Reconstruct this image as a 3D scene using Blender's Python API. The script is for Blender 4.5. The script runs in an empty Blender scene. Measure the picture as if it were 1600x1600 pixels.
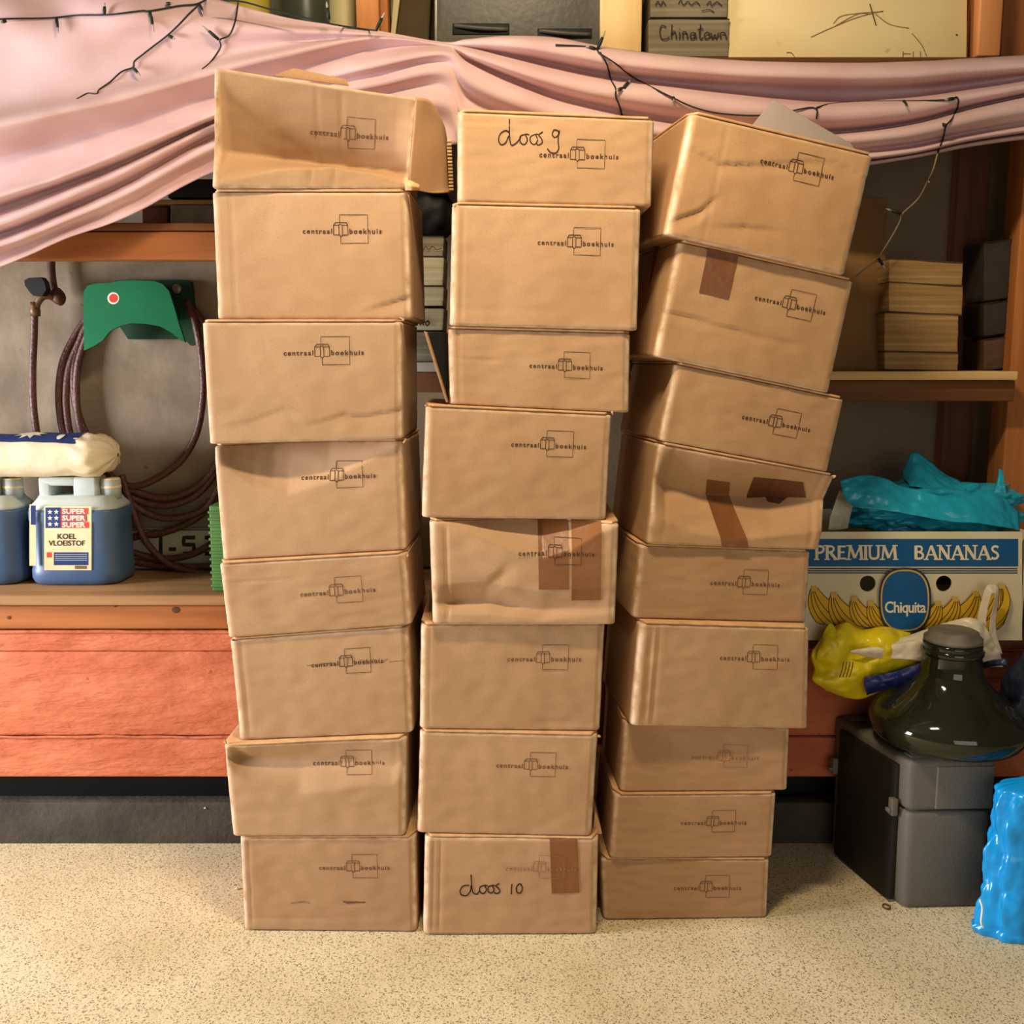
import bpy, bmesh, math, random
from mathutils import Vector, noise, Matrix
from mathutils.bvhtree import BVHTree
from mathutils.geometry import tessellate_polygon

SC = bpy.context.scene
COL = SC.collection
random.seed(7)

# ------------------------------------------------------------------ camera, world, lights, exposure
CAM_H, PITCH, FPX = 1.29, math.radians(8.5), 1600.0
cam_data = bpy.data.cameras.new('camera')
cam_data.sensor_width = 36.0
cam_data.lens = 36.0 * FPX / 1600.0
cam = bpy.data.objects.new('camera', cam_data)
COL.objects.link(cam)
cam.location = (0, 0, CAM_H)
cam.rotation_euler = (math.pi / 2 - PITCH, 0, 0)
SC.camera = cam

world = bpy.data.worlds.new('world')
SC.world = world
world.use_nodes = True
world.node_tree.nodes['Background'].inputs[0].default_value = (0.86, 0.92, 1.0, 1)
world.node_tree.nodes['Background'].inputs[1].default_value = 0.05


def area_light(name, loc, target, sx, sy, power, color):
    d = bpy.data.lights.new(name, 'AREA')
    d.shape = 'RECTANGLE'
    d.size, d.size_y, d.energy, d.color = sx, sy, power, color
    o = bpy.data.objects.new(name, d)
    COL.objects.link(o)
    o.location = loc
    o.rotation_euler = (Vector(target) - Vector(loc)).to_track_quat('-Z', 'Y').to_euler()
    return o


area_light('ceiling_lamp', (-0.02, 1.46, 2.60), (-0.02, 1.80, 0.6), 0.42, 0.12, 28.5, (1.0, 0.80, 0.53))
area_light('daylight_window', (-4.0, 1.35, 1.25), (-0.3, 2.1, 0.9), 1.0, 1.3, 225, (0.97, 0.95, 1.0))
area_light('daylight_door', (1.1, -1.3, 1.2), (0.6, 2.3, 0.7), 2.0, 1.5, 17, (1.0, 0.94, 0.86))  # unseen fill light added behind the camera for box fronts and right side

SC.view_settings.view_transform = 'Standard'
SC.view_settings.look = 'None'
SC.view_settings.gamma = 1.0
SC.view_settings.use_curve_mapping = False
SC.view_settings.exposure = 0.20

# ------------------------------------------------------------------ projection helpers
FWD = Vector((0, math.cos(PITCH), -math.sin(PITCH)))
UPV = Vector((0, math.sin(PITCH), math.cos(PITCH)))
CAMP = Vector((0, 0, CAM_H))


def ray(px, py):
    return FWD + Vector((1, 0, 0)) * ((px - 800) / FPX) - UPV * ((py - 800) / FPX)


def at(px, py, Y):
    d = ray(px, py)
    return CAMP + d * (Y / d.y)


def at_z(px, py, z):
    d = ray(px, py)
    return CAMP + d * ((z - CAM_H) / d.z)


def at_plane(px, py, p0, n):
    d = ray(px, py)
    return CAMP + d * ((p0 - CAMP).dot(n) / d.dot(n))


# ------------------------------------------------------------------ materials
def lin(c):
    c = c / 255.0
    return c / 12.92 if c <= 0.04045 else ((c + 0.055) / 1.055) ** 2.4


def rgb(r, g, b):
    return (lin(r), lin(g), lin(b), 1.0)


def pmat(name, c1, c2=None, scale=6.0, rough=0.8, stretch=(1, 1, 1), bump=0.0, bscale=60.0, bstretch=(1, 1, 1),
         detail=4.0, lo=0.35, hi=0.65, metal=0.0, spec=0.3, trans=0.0, tint=False, speck=None, sscale=200.0, spos=0.62,
         ior=1.45, bdist=0.01, coat=0.0, alpha=1.0):
    m = bpy.data.materials.new(name)
    m.use_nodes = True
    nt = m.node_tree
    N, L = nt.nodes, nt.links
    b = N['Principled BSDF']
    b.inputs['Roughness'].default_value = rough
    b.inputs['Metallic'].default_value = metal
    b.inputs['Specular IOR Level'].default_value = spec
    b.inputs['Transmission Weight'].default_value = trans
    b.inputs['IOR'].default_value = ior
    b.inputs['Coat Weight'].default_value = coat
    b.inputs['Alpha'].default_value = alpha
    tc = N.new('ShaderNodeTexCoord')

    def mapped(st):
        mp = N.new('ShaderNodeMapping')
        mp.inputs['Scale'].default_value = st
        L.new(tc.outputs['Object'], mp.inputs['Vector'])
        return mp.outputs['Vector']
    out = None
    nz = N.new('ShaderNodeTexNoise')
    nz.inputs['Scale'].default_value = scale
    nz.inputs['Detail'].default_value = detail
    L.new(mapped(stretch), nz.inputs['Vector'])
    rp = N.new('ShaderNodeValToRGB')
    rp.color_ramp.elements[0].position, rp.color_ramp.elements[1].position = lo, hi
    rp.color_ramp.elements[0].color = c1
    rp.color_ramp.elements[1].color = c2 or c1
    L.new(nz.outputs['Fac'], rp.inputs['Fac'])
    out = rp.outputs['Color']
    if speck:
        n2 = N.new('ShaderNodeTexNoise')
        n2.inputs['Scale'].default_value = sscale
        n2.inputs['Detail'].default_value = 3
        L.new(tc.outputs['Object'], n2.inputs['Vector'])
        r2 = N.new('ShaderNodeValToRGB')
        r2.color_ramp.elements[0].position, r2.color_ramp.elements[1].position = spos, spos + 0.07
        r2.color_ramp.elements[0].color = (0, 0, 0, 1)
        r2.color_ramp.elements[1].color = (1, 1, 1, 1)
        L.new(n2.outputs['Fac'], r2.inputs['Fac'])
        mx = N.new('ShaderNodeMixRGB')
        mx.inputs[2].default_value = speck
        L.new(r2.outputs['Color'], mx.inputs[0])
        L.new(out, mx.inputs[1])
        out = mx.outputs['Color']
    if tint:
        oi = N.new('ShaderNodeObjectInfo')
        mu = N.new('ShaderNodeMixRGB')
        mu.blend_type = 'MULTIPLY'
        mu.inputs[0].default_value = 1
        L.new(out, mu.inputs[1])
        L.new(oi.outputs['Color'], mu.inputs[2])
        out = mu.outputs['Color']
    L.new(out, b.inputs['Base Color'])
    if bump:
        n3 = N.new('ShaderNodeTexNoise')
        n3.inputs['Scale'].default_value = bscale
        n3.inputs['Detail'].default_value = 5
        L.new(mapped(bstretch), n3.inputs['Vector'])
        bp = N.new('ShaderNodeBump')
        bp.inputs['Strength'].default_value = bump
        bp.inputs['Distance'].default_value = bdist
        L.new(n3.outputs['Fac'], bp.inputs['Height'])
        L.new(bp.outputs['Normal'], b.inputs['Normal'])
    return m


def wood(name, c1, c2, axis='x', rough=0.65, scale=14, bump=0.25):
    st = {'x': (0.12, 1.6, 1.6), 'z': (1.6, 1.6, 0.12), 'y': (1.6, 0.12, 1.6)}[axis]
    return pmat(name, c1, c2, scale=scale, stretch=st, rough=rough, bump=bump, bscale=scale * 3, bstretch=st, detail=6, bdist=0.004)


M = {}
M['card'] = pmat('cardboard', rgb(191, 156, 119), rgb(179, 143, 106), scale=5, rough=0.78, bump=0.10, bscale=1.0, bstretch=(330, 330, 9),
                 detail=7, tint=True, speck=rgb(168, 131, 95), sscale=700, spos=0.58, spec=0.25, bdist=0.0012)
def add_wear(m, light):
    nt = m.node_tree
    N, L = nt.nodes, nt.links
    b = N['Principled BSDF']
    src = b.inputs['Base Color'].links[0].from_socket
    at_ = N.new('ShaderNodeAttribute')
    at_.attribute_name = 'wear'
    tc = N.new('ShaderNodeTexCoord')
    nz = N.new('ShaderNodeTexNoise')
    nz.inputs['Scale'].default_value = 38
    nz.inputs['Detail'].default_value = 6
    L.new(tc.outputs['Object'], nz.inputs['Vector'])
    ad = N.new('ShaderNodeMath')
    ad.operation = 'MULTIPLY_ADD'
    ad.inputs[1].default_value = 2.4
    ad.inputs[2].default_value = -0.72
    L.new(nz.outputs['Fac'], ad.inputs[0])
    ad.use_clamp = True
    mu = N.new('ShaderNodeMath')
    mu.operation = 'MULTIPLY'
    mu.use_clamp = True
    L.new(ad.outputs[0], mu.inputs[0])
    L.new(at_.outputs['Fac'], mu.inputs[1])
    mx = N.new('ShaderNodeMixRGB')
    mx.inputs[2].default_value = light
    L.new(mu.outputs[0], mx.inputs[0])
    L.new(src, mx.inputs[1])
    L.new(mx.outputs[0], b.inputs['Base Color'])
add_wear(M['card'], rgb(236, 214, 184))
M['card_edge'] = pmat('cardboard_edge', rgb(214, 174, 126), rgb(200, 156, 108), scale=30, rough=0.85, bump=0.3, bscale=220, tint=True, bdist=0.002)
M['card_torn'] = pmat('cardboard_torn', rgb(226, 196, 156), rgb(170, 128, 86), scale=240, stretch=(0.1, 0.1, 1), rough=0.9)
M['ink'] = pmat('print_ink', rgb(64, 44, 30), rgb(84, 58, 40), scale=150, rough=0.7)
M['ink_soft'] = pmat('print_ink_worn', rgb(92, 64, 42), rgb(128, 92, 62), scale=150, rough=0.7)
M['ink_faint'] = pmat('print_ink_faded', rgb(132, 96, 66), rgb(166, 126, 90), scale=150, rough=0.7)
M['marker'] = pmat('marker_ink', rgb(38, 26, 22), rgb(48, 32, 26), scale=60, rough=0.5)
M['tape'] = pmat('brown_tape', rgb(116, 72, 36), rgb(134, 86, 46), scale=9, rough=0.38, spec=0.5, stretch=(1, 1, 0.3), bump=0.15, bscale=40)
M['tape_dark'] = pmat('brown_tape_dark', rgb(100, 58, 34), rgb(86, 48, 28), scale=9, rough=0.35, spec=0.5, bump=0.2, bscale=50)
M['floor'] = pmat('speckled_concrete', rgb(226, 212, 176), rgb(208, 192, 152), scale=3.5, rough=0.85, speck=rgb(138, 121, 90), sscale=260,
                  spos=0.55, bump=0.35, bscale=140, bdist=0.004, detail=6)
M['plaster'] = pmat('plaster', rgb(152, 138, 118), rgb(120, 107, 88), scale=5, rough=0.9, bump=0.2, bscale=30, detail=7, speck=rgb(110, 96, 78), sscale=22, spos=0.68)
M['board_wall'] = pmat('fibre_board', rgb(112, 94, 70), rgb(122, 103, 78), scale=7, rough=0.9, bump=0.1, bscale=120)
M['room'] = pmat('room_wall', rgb(92, 82, 70), rgb(80, 72, 62), scale=4, rough=0.9)
M['red'] = pmat('red_paint', rgb(202, 118, 82), rgb(184, 98, 64), scale=9, stretch=(0.5, 1, 1.4), rough=0.7, bump=1.0, bscale=26, bstretch=(0.45, 1, 1.5),
                detail=7, bdist=0.012, speck=rgb(170, 84, 64), sscale=40, spos=0.66)
M['wood_beam'] = wood('beam_wood', rgb(176, 112, 60), rgb(146, 84, 42), 'x')
M['wood_top'] = wood('bench_wood', rgb(170, 132, 88), rgb(136, 100, 64), 'x')
M['wood_pale'] = wood('pale_wood', rgb(232, 198, 138), rgb(216, 176, 112), 'z', bump=0.1)
M['wood_palex'] = wood('pale_wood_board', rgb(226, 190, 130), rgb(208, 166, 104), 'x', bump=0.1)
M['wood_dark'] = wood('dark_wood', rgb(104, 62, 34), rgb(80, 46, 24), 'z')
M['wood_darkx'] = wood('dark_wood_beam', rgb(122, 78, 44), rgb(98, 60, 32), 'x')
M['wood_post'] = wood('post_wood', rgb(190, 122, 66), rgb(158, 94, 46), 'z')
M['wood_orange'] = wood('orange_wood', rgb(214, 146, 88), rgb(196, 124, 68), 'z')
M['white_edge'] = pmat('white_painted_board', rgb(204, 196, 178), rgb(186, 178, 160), scale=9, rough=0.6)
M['plinth'] = pmat('dark_curb', rgb(78, 72, 62), rgb(62, 57, 49), scale=10, rough=0.9, bump=0.3, bscale=60)
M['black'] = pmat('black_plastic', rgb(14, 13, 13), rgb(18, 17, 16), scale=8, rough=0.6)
M['cloth'] = pmat('pink_cotton', rgb(212, 182, 180), rgb(200, 166, 164), scale=4, rough=0.9, bump=0.14, bscale=420, spec=0.15, bdist=0.002)
M['wire'] = pmat('green_wire', rgb(36, 44, 38), rgb(28, 34, 30), scale=40, rough=0.5)
M['wire_pale'] = pmat('pale_wire', rgb(150, 128, 100), rgb(128, 106, 80), scale=40, rough=0.5)
M['bulb'] = pmat('clear_bulb', rgb(206, 200, 186), rgb(190, 184, 168), scale=40, rough=0.15, trans=0.5)
M['hose'] = pmat('brown_hose', rgb(98, 58, 44), rgb(70, 40, 32), scale=130, rough=0.45, bump=0.5, bscale=170, stretch=(1, 1, 1), spec=0.5, bdist=0.004)
M['green'] = pmat('green_plastic', rgb(10, 108, 66), rgb(8, 94, 56), scale=5, rough=0.5)
M['green_dark'] = pmat('dark_green_plastic', rgb(24, 60, 36), rgb(18, 48, 30), scale=5, rough=0.5)
M['green_crate'] = pmat('green_crate_plastic', rgb(78, 122, 58), rgb(66, 104, 48), scale=9, rough=0.5)
M['brass'] = pmat('old_brass', rgb(120, 92, 66), rgb(88, 64, 48), scale=30, rough=0.5, metal=0.5)
M['pipe'] = pmat('brown_pipe', rgb(98, 66, 48), rgb(78, 52, 38), scale=30, rough=0.6)
M['can_blue'] = pmat('blue_coolant_can', rgb(78, 102, 134), rgb(64, 88, 120), scale=4, rough=0.38, spec=0.4)
M['can_clear'] = pmat('milky_can_plastic', rgb(188, 198, 192), rgb(172, 182, 176), scale=5, rough=0.45)
M['cap'] = pmat('cream_cap', rgb(226, 214, 180), rgb(214, 200, 164), scale=20, rough=0.5)
M['paper'] = pmat('label_paper', rgb(226, 212, 170), rgb(214, 196, 150), scale=18, rough=0.7)
M['p_red'] = pmat('label_red', rgb(208, 72, 58), rgb(196, 62, 50), scale=20, rough=0.7)
M['p_blue'] = pmat('label_blue', rgb(40, 58, 116), rgb(32, 48, 100), scale=20, rough=0.7)
M['p_black'] = pmat('label_black', rgb(38, 34, 34), rgb(48, 42, 40), scale=40, rough=0.7)
M['p_white'] = pmat('label_white', rgb(228, 222, 206), rgb(218, 212, 194), scale=20, rough=0.7)
M['sack'] = pmat('cream_sack', rgb(230, 218, 190), rgb(218, 204, 172), scale=10, rough=0.6, bump=0.3, bscale=18)
M['plate'] = pmat('white_plate', rgb(186, 178, 158), rgb(170, 160, 140), scale=9, rough=0.5)
M['page'] = pmat('page_edges', rgb(184, 148, 96), rgb(132, 98, 56), scale=24, stretch=(0.06, 0.06, 3.2), rough=0.85, bump=0.5, bscale=24,
                 bstretch=(0.06, 0.06, 3.2), detail=6, lo=0.3, hi=0.7)
M['page_grey'] = pmat('grey_page_edges', rgb(150, 138, 112), rgb(104, 92, 70), scale=24, stretch=(0.06, 0.06, 3.2), rough=0.85, bump=0.5, bscale=24,
                      bstretch=(0.06, 0.06, 3.2), detail=6, lo=0.3, hi=0.7)
M['page_pale'] = pmat('pale_page_edges', rgb(190, 180, 146), rgb(154, 142, 108), scale=24, stretch=(0.06, 0.06, 3.2), rough=0.85, bump=0.4, bscale=24,
                      bstretch=(0.06, 0.06, 3.2), detail=6, lo=0.3, hi=0.7)
M['cover'] = pmat('book_cover', rgb(96, 70, 46), rgb(80, 58, 38), scale=12, rough=0.6)
M['cover_dark'] = pmat('dark_book_cover', rgb(62, 52, 44), rgb(50, 42, 36), scale=12, rough=0.6)
M['brown_board'] = pmat('brown_board', rgb(142, 106, 60), rgb(120, 86, 46), scale=6, stretch=(1, 1, .4), rough=0.8, bump=0.2, bscale=30)
M['panel'] = pmat('cream_hardboard', rgb(238, 216, 160), rgb(228, 202, 142), scale=3, rough=0.75, speck=rgb(206, 176, 118), sscale=16, spos=0.7)
M['pencil'] = pmat('pencil_line', rgb(150, 122, 84), rgb(120, 96, 66), scale=60, rough=0.8)
M['pencil_dark'] = pmat('dark_pencil_line', rgb(74, 60, 44), rgb(84, 66, 48), scale=60, rough=0.8)
M['case_grey'] = pmat('dark_suitcase', rgb(92, 88, 76), rgb(76, 72, 62), scale=6, rough=0.45, spec=0.4, bump=0.15, bscale=60)
M['trim'] = pmat('grey_metal_trim', rgb(140, 136, 122), rgb(120, 116, 104), scale=20, rough=0.4, metal=0.4)
M['jar_green'] = pmat('dark_green_jar', rgb(70, 74, 58), rgb(58, 62, 48), scale=5, rough=0.35)
M['jar_cream'] = pmat('cream_jar', rgb(206, 194, 144), rgb(190, 176, 126), scale=5, rough=0.5)
M['jar_yellow'] = pmat('yellow_tin', rgb(206, 184, 74), rgb(190, 166, 62), scale=5, rough=0.5)
M['olive'] = pmat('olive_board', rgb(84, 66, 38), rgb(68, 54, 30), scale=6, rough=0.7)
M['carton_white'] = pmat('white_carton', rgb(226, 216, 182), rgb(216, 204, 166), scale=5, rough=0.6)
M['b_blue'] = pmat('carton_blue', rgb(22, 92, 146), rgb(18, 82, 134), scale=6, rough=0.55)
M['b_navy'] = pmat('carton_navy', rgb(34, 56, 84), rgb(30, 50, 78), scale=6, rough=0.55)
M['b_yellow'] = pmat('carton_yellow', rgb(232, 184, 40), rgb(220, 168, 30), scale=14, rough=0.55)
M['b_line'] = pmat('carton_brown_line', rgb(104, 74, 24), rgb(92, 64, 20), scale=20, rough=0.6)
M['b_cream'] = pmat('carton_cream', rgb(240, 228, 190), rgb(232, 218, 176), scale=20, rough=0.6)
M['b_gold'] = pmat('carton_gold', rgb(216, 178, 84), rgb(206, 166, 72), scale=20, rough=0.6)
M['teal'] = pmat('teal_film', rgb(40, 178, 206), rgb(30, 160, 190), scale=4, rough=0.28, spec=0.6, bump=0.25, bscale=24)
M['bluebag'] = pmat('bright_blue_film', rgb(16, 152, 220), rgb(8, 132, 204), scale=4, rough=0.25, spec=0.6, bump=0.25, bscale=20)
M['yellowbag'] = pmat('yellow_film', rgb(232, 212, 30), rgb(220, 196, 20), scale=4, rough=0.3, spec=0.5, bump=0.25, bscale=24)
M['whitebag'] = pmat('white_film', rgb(226, 214, 188), rgb(212, 198, 168), scale=4, rough=0.35, spec=0.5, bump=0.2, bscale=24)
M['navybag'] = pmat('navy_film', rgb(40, 46, 66), rgb(32, 38, 56), scale=4, rough=0.4, spec=0.5, bump=0.2, bscale=24)
M['bandblue'] = pmat('bag_blue_band', rgb(36, 44, 112), rgb(30, 36, 96), scale=4, rough=0.3, spec=0.5)
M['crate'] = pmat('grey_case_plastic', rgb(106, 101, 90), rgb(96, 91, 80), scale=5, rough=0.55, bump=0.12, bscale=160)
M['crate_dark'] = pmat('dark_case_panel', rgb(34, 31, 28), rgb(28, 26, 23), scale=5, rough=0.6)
M['glass'] = pmat('dark_green_glass', rgb(38, 40, 24), rgb(30, 32, 19), scale=4, rough=0.07, spec=0.5, trans=0.12, coat=0.3)
M['capgrey'] = pmat('grey_rubber_cap', rgb(124, 116, 100), rgb(96, 90, 78), scale=18, rough=0.6)
M['greysheet'] = pmat('grey_foam_sheet', rgb(168, 156, 148), rgb(156, 144, 136), scale=9, rough=0.7)
M['crumb'] = pmat('pale_crumb', rgb(226, 214, 190), rgb(206, 192, 166), scale=50, rough=0.8)

# ------------------------------------------------------------------ mesh helpers (all points are world coordinates)
ORG = {}


def tag(o, label=None, cat=None, group=None, kind=None):
    if label:
        o['label'] = label
    if cat:
        o['category'] = cat
    if group:
        o['group'] = group
    if kind:
        o['kind'] = kind
    return o


def thing(name, loc, label, cat, group=None, kind=None):
    o = bpy.data.objects.new(name, None)
    COL.objects.link(o)
    o.location = loc
    o.empty_display_size = 0.05
    ORG[o] = Vector(loc)
    return tag(o, label, cat, group, kind)


def mobj(name, vf, mat, parent=None, smooth=True, solid=0.0, weld=False, mats=None, fmat=None):
    vs, fs = vf
    vs = [Vector(v) for v in vs]
    if parent is None:
        xs = [v.x for v in vs]
        ys = [v.y for v in vs]
        org = Vector(((min(xs) + max(xs)) / 2, (min(ys) + max(ys)) / 2, min(v.z for v in vs)))
    else:
        org = ORG[parent]
    me = bpy.data.meshes.new(name)
    me.from_pydata([v - org for v in vs], [], fs)
    me.materials.append(mat)
    if mats:
        for m in mats:
            me.materials.append(m)
    if fmat:
        for p, k in zip(me.polygons, fmat):
            p.material_index = k
    if weld:
        bm = bmesh.new()
        bm.from_mesh(me)
        bmesh.ops.remove_doubles(bm, verts=bm.verts, dist=1e-5)
        bmesh.ops.recalc_face_normals(bm, faces=bm.faces)
        bm.to_mesh(me)
        bm.free()
    if smooth:
        for p in me.polygons:
            p.use_smooth = True
    me.update()
    o = bpy.data.objects.new(name, me)
    COL.objects.link(o)
    if parent is None:
        o.location = org
    else:
        o.parent = parent
    ORG[o] = org
    if solid:
        md = o.modifiers.new('thickness', 'SOLIDIFY')
        md.thickness = solid
        md.offset = 0
    return o


def join(*parts):
    vs, fs = [], []
    for v, f in parts:
        k = len(vs)
        vs += list(v)
        fs += [tuple(i + k for i in q) for q in f]
    return vs, fs


def axis_vals(n, r, L):
    r = min(r, 0.45 * L)
    a = [0.0, r * 0.36, r] + [r + (L - 2 * r) * i / n for i in range(1, n)] + [L - r, L - r * 0.36, L]
    return [x / L for x in a]


def rcube(W, H, D, r, nu=1, nv=1, nw=1):
    """rounded unit cube: points as (u,v,w) parameters plus quads"""
    if not isinstance(r, tuple):
        r = (min(r, .45 * W, .45 * H, .45 * D),) * 3
    ra, rb, rc_ = r
    U, V, Wd = axis_vals(nu, ra, W), axis_vals(nv, rb, H), axis_vals(nw, rc_, D)
    idx, pts, fs = {}, [], []

    def vid(i, j, k):
        key = (i, j, k)
        if key not in idx:
            x, y, z = U[i] * W, V[j] * H, Wd[k] * D
            q = Vector((min(max(x, ra), W - ra), min(max(y, rb), H - rb), min(max(z, rc_), D - rc_)))
            d = Vector(((x - q.x) / ra, (y - q.y) / rb, (z - q.z) / rc_))
            if d.length > 1e-9:
                d = d.normalized()
            p = q + Vector((d.x * ra, d.y * rb, d.z * rc_))
            idx[key] = len(pts)
            pts.append((p.x / W, p.y / H, p.z / D))
        return idx[key]
    a, b, c = len(U) - 1, len(V) - 1, len(Wd) - 1
    for i in range(a):
        for j in range(b):
            fs.append((vid(i, j, 0), vid(i + 1, j, 0), vid(i + 1, j + 1, 0), vid(i, j + 1, 0)))
            fs.append((vid(i, j, c), vid(i, j + 1, c), vid(i + 1, j + 1, c), vid(i + 1, j, c)))
    for i in range(a):
        for k in range(c):
            fs.append((vid(i, 0, k), vid(i, 0, k + 1), vid(i + 1, 0, k + 1), vid(i + 1, 0, k)))
            fs.append((vid(i, b, k), vid(i + 1, b, k), vid(i + 1, b, k + 1), vid(i, b, k + 1)))
    for j in range(b):
        for k in range(c):
            fs.append((vid(0, j, k), vid(0, j + 1, k), vid(0, j + 1, k + 1), vid(0, j, k + 1)))
            fs.append((vid(a, j, k), vid(a, j, k + 1), vid(a, j + 1, k + 1), vid(a, j + 1, k)))
    return pts, fs


def hexa(A, B, C, D, back, r=0.004):
    """rounded hexahedron: front corners A(bl) B(br) C(tr) D(tl), extruded by the vector back"""
    A, B, C, D, back = map(Vector, (A, B, C, D, back))
    W = ((B - A).length + (C - D).length) / 2
    H = ((D - A).length + (C - B).length) / 2
    p, f = rcube(W, H, back.length, r)
    return [(A * (1 - u) + B * u) * (1 - v) + (D * (1 - u) + C * u) * v + back * w for u, v, w in p], f


def pbox(x0, y0, x1, y1, Y, depth, r=0.004, tl=None, tr=None):
    """box whose front rectangle covers the given picture rectangle at the distance Y"""
    A, B, C, D = at(x0, y1, Y), at(x1, y1, Y), at(x1, y0, Y), at(x0, y0, Y)
    return hexa(A, B, C, D, (0, depth, 0), r)


def wbox(x0, x1, y0, y1, z0, z1, r=0.004):
    return hexa((x0, y0, z0), (x1, y0, z0), (x1, y0, z1), (x0, y0, z1), (0, y1 - y0, 0), r)


def crom(pts, n):
    """Catmull-Rom through the points, n samples per span"""
    P = [Vector(p) for p in pts]
    out = []
    for i in range(len(P) - 1):
        p0 = P[i - 1] if i else P[i] * 2 - P[i + 1]
        p1, p2 = P[i], P[i + 1]
        p3 = P[i + 2] if i + 2 < len(P) else P[i + 1] * 2 - P[i]
        for k in range(n):
            t = k / n
            out.append(0.5 * ((2 * p1) + (p2 - p0) * t + (2 * p0 - 5 * p1 + 4 * p2 - p3) * t * t + (3 * p1 - p0 - 3 * p2 + p3) * t ** 3))
    out.append(P[-1])
    return out


def tube(pts, r, seg=8, cap=True, closed=False):
    P = [Vector(p) for p in pts]
    n = len(P)
    R = r if isinstance(r, (list, tuple)) else [r] * n
    vs, fs = [], []
    nrm = None
    for i in range(n):
        a = P[i - 1] if (i or closed) else P[i]
        b = P[(i + 1) % n] if (i < n - 1 or closed) else P[i]
        t = (b - a).normalized()
        if nrm is None:
            nrm = t.orthogonal().normalized()
        nrm = (nrm - t * nrm.dot(t))
        nrm = nrm.normalized() if nrm.length > 1e-6 else t.orthogonal().normalized()
        bi = t.cross(nrm)
        for k in range(seg):
            ang = 2 * math.pi * k / seg
            vs.append(P[i] + (nrm * math.cos(ang) + bi * math.sin(ang)) * R[i])
    for i in range(n if closed else n - 1):
        j = (i + 1) % n
        for k in range(seg):
            l = (k + 1) % seg
            fs.append((i * seg + k, i * seg + l, j * seg + l, j * seg + k))
    if cap and not closed:
        fs.append(tuple(range(seg - 1, -1, -1)))
        fs.append(tuple(range((n - 1) * seg, n * seg)))
    return vs, fs


def lathe(profile, base, seg=40, tilt=None, sy=1.0):
    vs, fs = [], []
    base = Vector(base)
    for r, z in profile:
        for k in range(seg):
            a = 2 * math.pi * k / seg
            p = Vector((r * math.cos(a), r * math.sin(a) * sy, z))
            if tilt:
                p = tilt @ p
            vs.append(base + p)
    for i in range(len(profile) - 1):
        for k in range(seg):
            l = (k + 1) % seg
            fs.append((i * seg + k, i * seg + l, (i + 1) * seg + l, (i + 1) * seg + k))
    fs.append(tuple(range(seg - 1, -1, -1)))
    fs.append(tuple(range((len(profile) - 1) * seg, len(profile) * seg)))
    return vs, fs


def ribbon(pts, w):
    """flat 2-D stroke as quads, with rounded-ish ends"""
    P = [Vector((p[0], p[1])) for p in pts]
    vs, fs = [], []
    for i, p in enumerate(P):
        t = (P[min(i + 1, len(P) - 1)] - P[max(i - 1, 0)])
        t = t.normalized() if t.length > 1e-9 else Vector((1, 0))
        n = Vector((-t.y, t.x)) * (w / 2)
        vs += [p + n, p - n]
    for i in range(len(P) - 1):
        fs.append((2 * i, 2 * i + 1, 2 * i + 3, 2 * i + 2))
    return vs, fs


def smooth2(pts, n=6):
    return [(p.x, p.y) for p in crom([(a, b, 0) for a, b in pts], n)]


def dense2(pts, n=6):
    out = []
    for a, b in zip(pts, pts[1:]):
        out += [(a[0] + (b[0] - a[0]) * k / n, a[1] + (b[1] - a[1]) * k / n) for k in range(n)]
    return out + [pts[-1]]


def poly2(pts):
    tri = tessellate_polygon([[Vector((a, b, 0)) for a, b in pts]])
    return [Vector(p) for p in pts], [tuple(t) for t in tri]


def ellipse2(cx, cy, rx, ry, n=40):
    return [(cx + rx * math.cos(2 * math.pi * k / n), cy + ry * math.sin(2 * math.pi * k / n)) for k in range(n)]


def map2(vf, fn):
    return [fn(v[0], v[1]) for v in vf[0]], vf[1]


_tcache = {}


def text2(s, size=1.0, space=1.0, bold=0.0, align='LEFT', sx=1.0, shear=0.0):
    """outline lettering as flat 2-D triangles"""
    key = (s, size, space, bold, align, sx, shear)
    if key not in _tcache:
        c = bpy.data.curves.new('lettering', 'FONT')
        c.body, c.size, c.space_character, c.offset, c.align_x, c.shear = s, size, space, bold, align, shear
        c.resolution_u = 3
        o = bpy.data.objects.new('lettering', c)
        COL.objects.link(o)
        bpy.context.view_layer.update()
        me = bpy.data.meshes.new_from_object(o.evaluated_get(bpy.context.evaluated_depsgraph_get()))
        _tcache[key] = ([Vector((v.co.x * sx, v.co.y)) for v in me.vertices], [tuple(p.vertices) for p in me.polygons])
        bpy.data.objects.remove(o)
        bpy.data.curves.remove(c)
        bpy.data.meshes.remove(me)
    return _tcache[key]


def move2(vf, dx, dy):
    return [Vector((v[0] + dx, v[1] + dy)) for v in vf[0]], vf[1]


def star2(cx, cy, r, n=5, inner=0.42):
    return poly2([(cx + (r if k % 2 == 0 else r * inner) * math.sin(math.pi * k / n), cy + (r if k % 2 == 0 else r * inner) * math.cos(math.pi * k / n))
                  for k in range(2 * n)])


def prism(poly, Y, depth):
    """picture polygon at distance Y, extruded away from the viewer"""
    n = len(poly)
    f = [at(x, y, Y) for x, y in poly]
    b = [p + Vector((0, depth, 0)) for p in f]
    tri = tessellate_polygon([[Vector((p.x, p.z, 0)) for p in f]])
    fs = [tuple(t) for t in tri] + [tuple(n + i for i in reversed(t)) for t in tri]
    fs += [(i, (i + 1) % n, n + (i + 1) % n, n + i) for i in range(n)]
    return f + b, fs


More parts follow.
